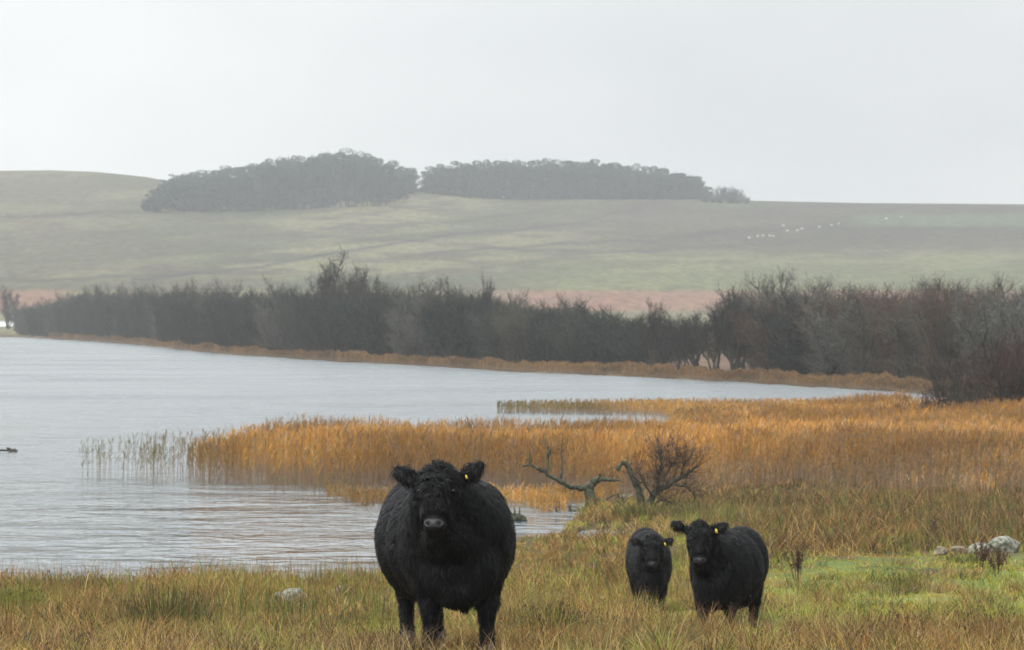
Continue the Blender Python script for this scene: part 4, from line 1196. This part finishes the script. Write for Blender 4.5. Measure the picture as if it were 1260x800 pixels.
# ------------------------------------------------------------------ thorn bushes at the right
def shrub(name, label, p, y, D, hgt, wd, stems, col, seed, dense=1.2, w=0.030, cat='bush'):
    g = np.random.default_rng(seed)
    o0 = px(p, y, D); root = empty(name, (o0[0], D, H1(o0[0], D))); tag(root, label, cat)
    Gs, Gw = Geo(), Geo()
    for k in range(stems):
        a = g.random() * 6.28; sp = wd * 0.5 * math.sqrt(g.random()); h_ = hgt * (0.6 + 0.4 * g.random()) * (1 - 0.35 * (sp / (wd * .5)) ** 2)
        b = np.array([sp * 0.35 * math.cos(a), sp * 0.35 * math.sin(a), -0.1]); e = np.array([sp * math.cos(a), sp * math.sin(a), h_ * 0.85])
        Q = branch(Gs, np.array([b, b * 0.6 + e * 0.4 + g.normal(0, .12, 3), e]), 0.045 * hgt / 3, 0.012, 0.04, 5, g=g)
        twig_spray(Gw, Q, int(16 * dense), hgt * 0.26, g, 0.7, 1, w, col, 0.15)
    Gs.build('stem', M_BARK, root, True); tag(Gw.build('twigs', M_TWIG, root), kind='stuff')
    return root
shrub('thorn_bush', 'small brown bush at the very left tip of the thorn bushes, among the reeds', 1120, 520, 159, 1.7, 1.8, 24, (0.075, 0.045, 0.034), 46, 0.9)
RB = (0.050, 0.031, 0.027); GB = (0.040, 0.034, 0.028)
shrub('thorn_bush', 'tall reddish bare thorn bush at the right edge above the marsh', 1240, 516, 168, 4.4, 4.6, 44, RB, 41)
shrub('thorn_bush', 'reddish bare thorn bush cut by the right edge of the photo', 1290, 514, 180, 4.8, 4.0, 26, RB, 42)
shrub('thorn_bush', 'dark upright bare bush on the left side of the reddish thorn bush', 1188, 512, 186, 3.7, 3.4, 26, GB, 43)
shrub('thorn_bush', 'low spreading brown bush at the left end of the thorn bushes', 1142, 519, 157, 2.0, 3.4, 40, (0.095, 0.052, 0.037), 44, 0.9)
shrub('thorn_bush', 'low dark bush between the spreading brown bush and the dark upright bush', 1178, 516, 160, 2.5, 3.0, 30, GB, 45, 0.9)
rush_clump(1238, 522, 172, 500, 1.2, 1.6, [2, 6, 2, 3], 'green grass tuft at the foot of the tall reddish thorn bush', wid=0.03, heads=False, name='grass_tuft')
rush_clump(1214, 520, 174, 300, 0.9, 1.2, [2, 6, 1], 'olive grass tuft at the foot of the dark upright bush', wid=0.03, heads=False, name='grass_tuft')

# ------------------------------------------------------------------ far bare woodland
def tree_proto(seed, hgt=8.0, wd=6.0, stems=7, clear=0.0, col=(0.062, 0.058, 0.046), dens=1.0, up=0.7):
    """returns mesh data for trunk and crown, base at origin"""
    g = np.random.default_rng(seed)
    Gs, Gw = Geo(), Geo()
    for k in range(stems):
        a = 6.283 * (k + g.random()) / stems; sp = wd * 0.5 * (0.25 + 0.75 * g.random())
        h_ = hgt * (0.72 + 0.28 * g.random()) * (1 - 0.30 * (sp / (wd * .5)) ** 2)
        rb = 0.25 if clear > 0 else 0.12 * wd
        b = np.array([rb * math.cos(a) * 0.6, rb * math.sin(a) * 0.6, -0.3]); e = np.array([sp * math.cos(a), sp * math.sin(a), h_])
        m1 = b * 0.65 + e * 0.35; m1[:2] *= 0.6; m1 += g.normal(0, .25, 3)
        Q = branch(Gs, np.array([b, m1, b * 0.3 + e * 0.7 + g.normal(0, .3, 3), e]), 0.15, 0.03, 0.08, 5, g=g)
        nb = 13
        for j in range(nb):
            s = (clear if clear > 0 else 0.05) + (0.97 - (clear if clear > 0 else 0.05)) * (j + g.random()) / nb
            i_ = int(s * (len(Q) - 1)); bp = Q[i_]
            aa = g.random() * 6.283; ln = wd * (0.20 + 0.17 * g.random()) * (1.1 - 0.5 * s)
            d = np.array([math.cos(aa), math.sin(aa), up * (0.3 + 0.9 * g.random())]); d /= np.linalg.norm(d)
            q2 = np.array([bp, bp + d * ln * .5 + g.normal(0, .1, 3), bp + d * ln + [0, 0, ln * 0.25]])
            Q2 = densify(q2, 3, 0.04, g); Gs.tube(Q2, np.linspace(0.045, 0.015, len(Q2)), (0.10, 0.095, 0.08), 4)
            twig_spray(Gw, Q2, int(15 * dens), 1.0, g, 0.35, 1, 0.034, col, 0.1)
        twig_spray(Gw, Q[-8:], int(20 * dens), 0.85, g, 0.25, 1, 0.028, col, 0.0, 1.5)
    return Gs, Gw
protos = []
specs = [(1, 8, 6.0, 9, 0.0, (0.034, 0.040, 0.030)), (2, 8, 6.5, 9, 0.0, (0.014, 0.019, 0.017)), (3, 8, 5.5, 8, 0.0, (0.070, 0.062, 0.048)),
         (4, 8, 7.0, 9, 0.0, (0.020, 0.023, 0.021)), (5, 8, 6.0, 6, 0.30, (0.024, 0.023, 0.019)), (6, 8, 5.0, 5, 0.35, (0.024, 0.022, 0.018)),
         (7, 8, 7.0, 8, 0.0, (0.085, 0.052, 0.036)), (8, 8, 6.0, 8, 0.0, (0.100, 0.098, 0.085))]
for sp_ in specs:
    Gs, Gw = tree_proto(sp_[0] * 13, sp_[1], sp_[2], sp_[3], sp_[4], sp_[5])
    a = Gs.build('trunk', M_BARK, None, True); b = Gw.build('crown', M_TWIG)
    protos.append((a.data, b.data))
    bpy.data.objects.remove(a); bpy.data.objects.remove(b)
def place_tree(k, p, r, hgt, label, group=None, ws=1.0, name='bare_tree', z=None, cat='tree'):
    a_ = math.atan((p - 630) / F); X0, Y0 = r * math.sin(a_), r * math.cos(a_)
    root = empty(name, (X0, Y0, (H1(X0, Y0) if z is None else z) - 0.1), random.random() * 6.28)
    s = hgt / 8.0
    root.scale = (s * ws, s * ws, s)
    tag(root, label, cat, group)
    for nm, me in zip(('trunk', 'crown'), protos[k]):
        o = bpy.data.objects.new(nm, me); COL.objects.link(o); o.parent = root
    return root
TP_U = [-80, 30, 60, 100, 150, 200, 300, 350, 400, 450, 480, 520, 560, 600, 630, 660, 700, 735, 760, 780, 800, 850, 880, 900, 930, 960, 1000, 1050, 1100, 1150, 1180, 1240, 1330]
TP_Y = [368, 372, 368, 354, 350, 349, 348, 348, 345, 350, 350, 346, 346, 352, 360, 366, 366, 368, 384, 386, 372, 376, 364, 352, 346, 345, 350, 349, 349, 344, 343, 344, 350]
def zonelabel(p):
    if p < 210: return 'bare willow in the dense thicket on the far shore, left part', 'thicket trees on the left of the far shore'
    if p < 640: return 'bare willow in the dense thicket on the far shore, middle part', 'thicket trees in the middle of the far shore'
    if p < 905: return 'bare willow in the lower gappy thicket right of centre on the far shore', 'thicket trees right of centre on the far shore'
    return 'bare willow in the dense thicket on the far shore, right part', 'thicket trees on the right of the far shore'
g = np.random.default_rng(51)
p = 34.0
while p < 1345:
    for row in range(5):
        dep = float(np.interp(p, [60, 140, 260, 420, 700, 1260], [8, 22, 26, 14, 20, 24])) + 4
        pp = p + g.normal(0, 6)
        sr = float(shore_far(pp))
        rr = sr + dep + row * 6.5 + g.random() * 4
        ytop = float(np.interp(pp, TP_U, TP_Y)) + g.uniform(-5, 9) + (9 if row == 0 else 0)
        if abs(pp - 770) < 13 and row > 0: ytop += 6
        hgt = (WATER + 0.3) * -1 + (HZ - ytop) / F * rr
        hgt = max(3.0, hgt)
        if 805 < pp < 915:
            if row > 1: continue
            k = int(g.choice([4, 5, 4, 5, 0]))
            rr = sr + dep + row * 11 + g.random() * 6
        elif pp > 1080: k = int(g.choice([7, 6, 2, 7, 3]))
        elif pp > 910: k = int(g.choice([6, 3, 2, 7, 0]))
        else: k = int(g.choice([0, 1, 2, 3, 1, 3, 7]))
        lb, gp = zonelabel(pp)
        place_tree(k, pp, rr, hgt, lb, gp, ws=float(np.clip(7.0 / hgt, 0.7, 1.3)) * g.uniform(0.8, 1.25))
    px_w = 5.2 / sr * F
    p += px_w * 0.46
def special(k, p, ytop, dr, label, ws=0.8):
    rr = float(shore_far(p)) + dr
    place_tree(k, p, rr, (HZ - ytop) / F * rr - (WATER + 0.3), label, ws=ws)
special(4, 412, 307, 34, 'tallest bare tree rising above the middle of the far thicket', 0.85)
special(5, 440, 321, 36, 'slightly shorter bare tree just right of the tallest one in the thicket', 0.8)
special(5, 466, 332, 36, 'small feathery bare treetop right of the two tallest trees', 0.7)
special(7, 540, 340, 34, 'pale grey bare tree poking above the thicket right of the tallest trees', 0.8)
special(5, 597, 330, 34, 'spindly forked sapling above the thicket against the hill', 0.25)
special(5, 803, 361, 22, 'bare tree with open crown right of the dip in the thicket', 0.5)
special(4, 880, 362, 16, 'bare tree with several dark leaning trunks by the shore reeds', 0.9)
special(5, 902, 346, 24, 'slim dark bare tree against the red moor grass', 0.6)
special(7, 950, 331, 40, 'broad pale grey bare tree standing above the right thicket', 1.0)
special(7, 985, 334, 44, 'second pale grey bare crown, right of the broad pale one', 0.9)
special(6, 1158, 338, 30, 'rounded brown bare crown on top of the right thicket', 0.9)
special(4, 835, 384, 12, 'dark stumpy bare tree at the edge of the shore reeds', 0.8)
special(4, 10, 355, 24, 'lone bare tree at the far left end of the opposite shore', 0.75)
special(5, -30, 360, 24, 'bare tree just outside the left end of the shore line', 0.7)
# low scrub bank under the trees (left)
# ------------------------------------------------------------------ conifer plantations
def conifer_proto(seed, shape):
    g = np.random.default_rng(seed); Gs, Gw = Geo(), Geo()
    Gs.tube(np.array([[0, 0, -0.5], [0.1, 0, 8], [0, 0.1, 17.5]]), [0.28, 0.2, 0.05], (0.06, 0.05, 0.04), 6)
    n = 3000
    nb = int(g.integers(9, 14))
    bz = np.sort(g.uniform(1.5, 15.5, nb)); bz[-1] = g.uniform(14.5, 16.5)
    ba = g.random(nb) * 6.283; bq = g.uniform(0.2, 1.7, nb); bq[-1] *= 0.5
    br = g.uniform(1.3, 2.5, nb); br[-1] = g.uniform(1.0, 2.0)
    k_ = g.integers(0, nb, n)
    v_ = unit(g.normal(size=(n, 3))) * (0.5 + 0.5 * g.random((n, 1)) ** .5) * br[k_][:, None] * np.array([1, 1, 0.85])
    P0 = np.stack([bq[k_] * np.cos(ba[k_]), bq[k_] * np.sin(ba[k_]), bz[k_]], 1) + v_
    a = np.arctan2(P0[:, 1], P0[:, 0]); t_ = np.clip(P0[:, 2] / 18.0, 0, 1)
    d = np.stack([np.cos(a), np.sin(a), g.normal(-0.1, 0.4, n)], 1)
    P1 = P0 + d * (0.4 + 0.5 * g.random((n, 1))) * (1.1 - 0.7 * t_[:, None])
    S = unit(g.normal(size=(n, 3)))
    cc = np.repeat((np.array([0.020, 0.048, 0.034]) * (0.6 + 0.8 * g.random((n, 1))))[:, None, :], 3, 1)
    Gw.add(*ribbons(np.stack([P0, (P0 + P1) / 2, P1], 1), np.full((n, 3), 0.40) * np.array([.6, 1, .3]), S, cc))
    a = Gs.build('trunk', M_BARK, None, True); b = Gw.build('crown', M_NEEDLE); r_ = (a.data, b.data)
    bpy.data.objects.remove(a); bpy.data.objects.remove(b); return r_
con = [conifer_proto(60 + k, k % 2) for k in range(9)]
def place_con(k, p, r, hgt, label, group, ws=1.0, name='conifer'):
    a_ = math.atan((p - 630) / F); X0, Y0 = r * math.sin(a_), r * math.cos(a_)
    root = empty(name, (X0, Y0, H1(X0, Y0) - 0.2), random.random() * 6.28)
    s = hgt / 18.5; root.scale = (s * ws, s * ws, s)
    tag(root, label, 'tree', group)
    for nm, me in zip(('trunk', 'crown'), con[k]):
        o = bpy.data.objects.new(nm, me); COL.objects.link(o); o.parent = root
def plantation(p0, p1, basey, topU, topY, rows, step, label, group, seed, r_of_row):
    g = np.random.default_rng(seed)
    rr_probe = np.arange(1300, 2110, 10.0)
    for row in range(rows):
        p = p0 + g.random() * step
        while p < p1:
            pp = p + g.normal(0, 1.2)
            by = float(np.interp(pp, basey[0], basey[1]))
            a_ = math.atan((pp - 630) / F)
            X_ = rr_probe * math.sin(a_); Y_ = rr_probe * math.cos(a_); yy = HZ - height(X_, Y_) / rr_probe * F
            hit = np.where(yy <= by + 0.01)[0]
            r0 = rr_probe[hit[0]] if len(hit) else 2080.0
            q = row / max(1, rows - 1)
            r = r0 + (max(2085.0 - r0, 12)) * q * r_of_row
            yb = HZ - H1(r * math.sin(a_), r * math.cos(a_)) / r * F
            yt = float(np.interp(pp, topU, topY)) + g.uniform(-1.5, 4.5) + (1 - q) * 10
            hgt = (yb - yt) / F * r
            if hgt < 5.5:
                p += step; continue
            hgt = float(np.clip(hgt, 5, 24))
            place_con(int(g.integers(0, 9)), pp, r + g.uniform(-3, 3), hgt, label, group, ws=g.uniform(1.1, 1.9) * min(1.6, 17 / hgt))
            p += step * g.uniform(0.6, 1.4)
plantation(176, 512, ([170, 300, 480, 490, 512], [261, 261, 253, 247, 236]), [170, 185, 200, 240, 300, 330, 360, 420, 450, 480, 512],
           [238, 224, 215, 208, 198, 191, 186, 180, 183, 192, 208], 4, 9.4,
           'dark conifer packed in the left of the two hilltop plantations', 'conifers of the left hilltop plantation', 71, 0.9)
plantation(522, 872, ([520, 580, 640, 872], [238, 244, 246, 246]), [520, 535, 560, 620, 700, 760, 800, 845, 872],
           [204, 199, 195, 192, 192, 195, 201, 208, 226], 4, 9.3,
           'dark tall-stemmed conifer packed in the right of the two hilltop plantations', 'conifers of the right hilltop plantation', 72, 0.6)
for (pp, yt, k) in ((886, 226, 0), (898, 225, 1), (908, 229, 0), (918, 238, 1), (868, 232, 0), (878, 236, 1)):
    a_ = math.atan((pp - 630) / F)
    place_tree(int(k), pp, 2060, (249 - yt) / F * 2060, 'low rounded tree at the right tail of the hilltop plantations', 'small trees at the tail of the plantations', ws=1.3)

# ------------------------------------------------------------------ sheep
def sheep_proto():
    v = ICO3[0].copy(); bump = 1 + 0.06 * (fbm(v[:, 0] * 5 + 9, v[:, 2] * 5 + v[:, 1] * 3, 3, 2) - .5) * 2
    bod = v * bump[:, None] * np.array([0.55, 0.27, 0.30]) + [0, 0, 0.55]
    hd = ICO[0] * np.array([0.16, 0.09, 0.10]) + [0.66, 0, 0.62]
    Gl = Geo()
    for x in (-0.32, 0.32):
        for y in (-0.12, 0.12):
            Gl.tube(np.array([[x, y, 0.4], [x, y, 0.2], [x, y, 0.0]]), [0.06, 0.04, 0.035], (0.3, .3, .3), 6)
    o1 = mesh_np('body', bod, ICO3[1], 3, M_WOOL, None, None, True)
    o2 = mesh_np('head', hd, ICO[1], 3, M_FACE, None, None, True)
    o3 = Gl.build('legs', M_FACE)
    r_ = [('body', o1.data), ('head', o2.data), ('legs', o3.data)]
    for o in (o1, o2, o3): bpy.data.objects.remove(o)
    return r_
shp = sheep_proto()
SHP = [(922, 292.5), (932, 290.5), (939, 290), (947, 290), (951.5, 290.5), (964, 277.5), (969, 284), (981, 283.5), (986.5, 281.5), (1008, 279), (1023, 277), (1032, 275.5), (1090.5, 269), (1109, 267)]
probe = np.arange(1255, 2100, 3.0)
for k, (pp, yy0) in enumerate(SHP):
    a_ = math.atan((pp - 630) / F)
    yy = HZ - height(probe * math.sin(a_), probe * math.cos(a_)) / probe * F
    r = probe[np.where(yy <= yy0 + 2)[0][0]]
    X0, Y0 = r * math.sin(a_), r * math.cos(a_)
    root = empty('sheep', (X0, Y0, H1(X0, Y0)), random.choice([0.2, 2.8, 0.7, 3.5]))
    root.scale = (1.05,) * 3
    if k < 5: tag(root, 'white sheep in the tight lower row of the flock on the hillside', 'sheep', 'lower row of the hillside flock')
    elif k == 5: tag(root, 'white sheep standing alone above the rest of the flock', 'sheep')
    elif k < 12: tag(root, 'white sheep strung out in a line uphill, right of the lower row', 'sheep', 'sheep strung out uphill')
    elif k == 12: tag(root, 'left and fainter of the two sheep on the bright green strip', 'sheep')
    else: tag(root, 'right and brighter of the two sheep on the bright green strip', 'sheep')
    for nm, me in shp:
        o = bpy.data.objects.new(nm, me); COL.objects.link(o); o.parent = root
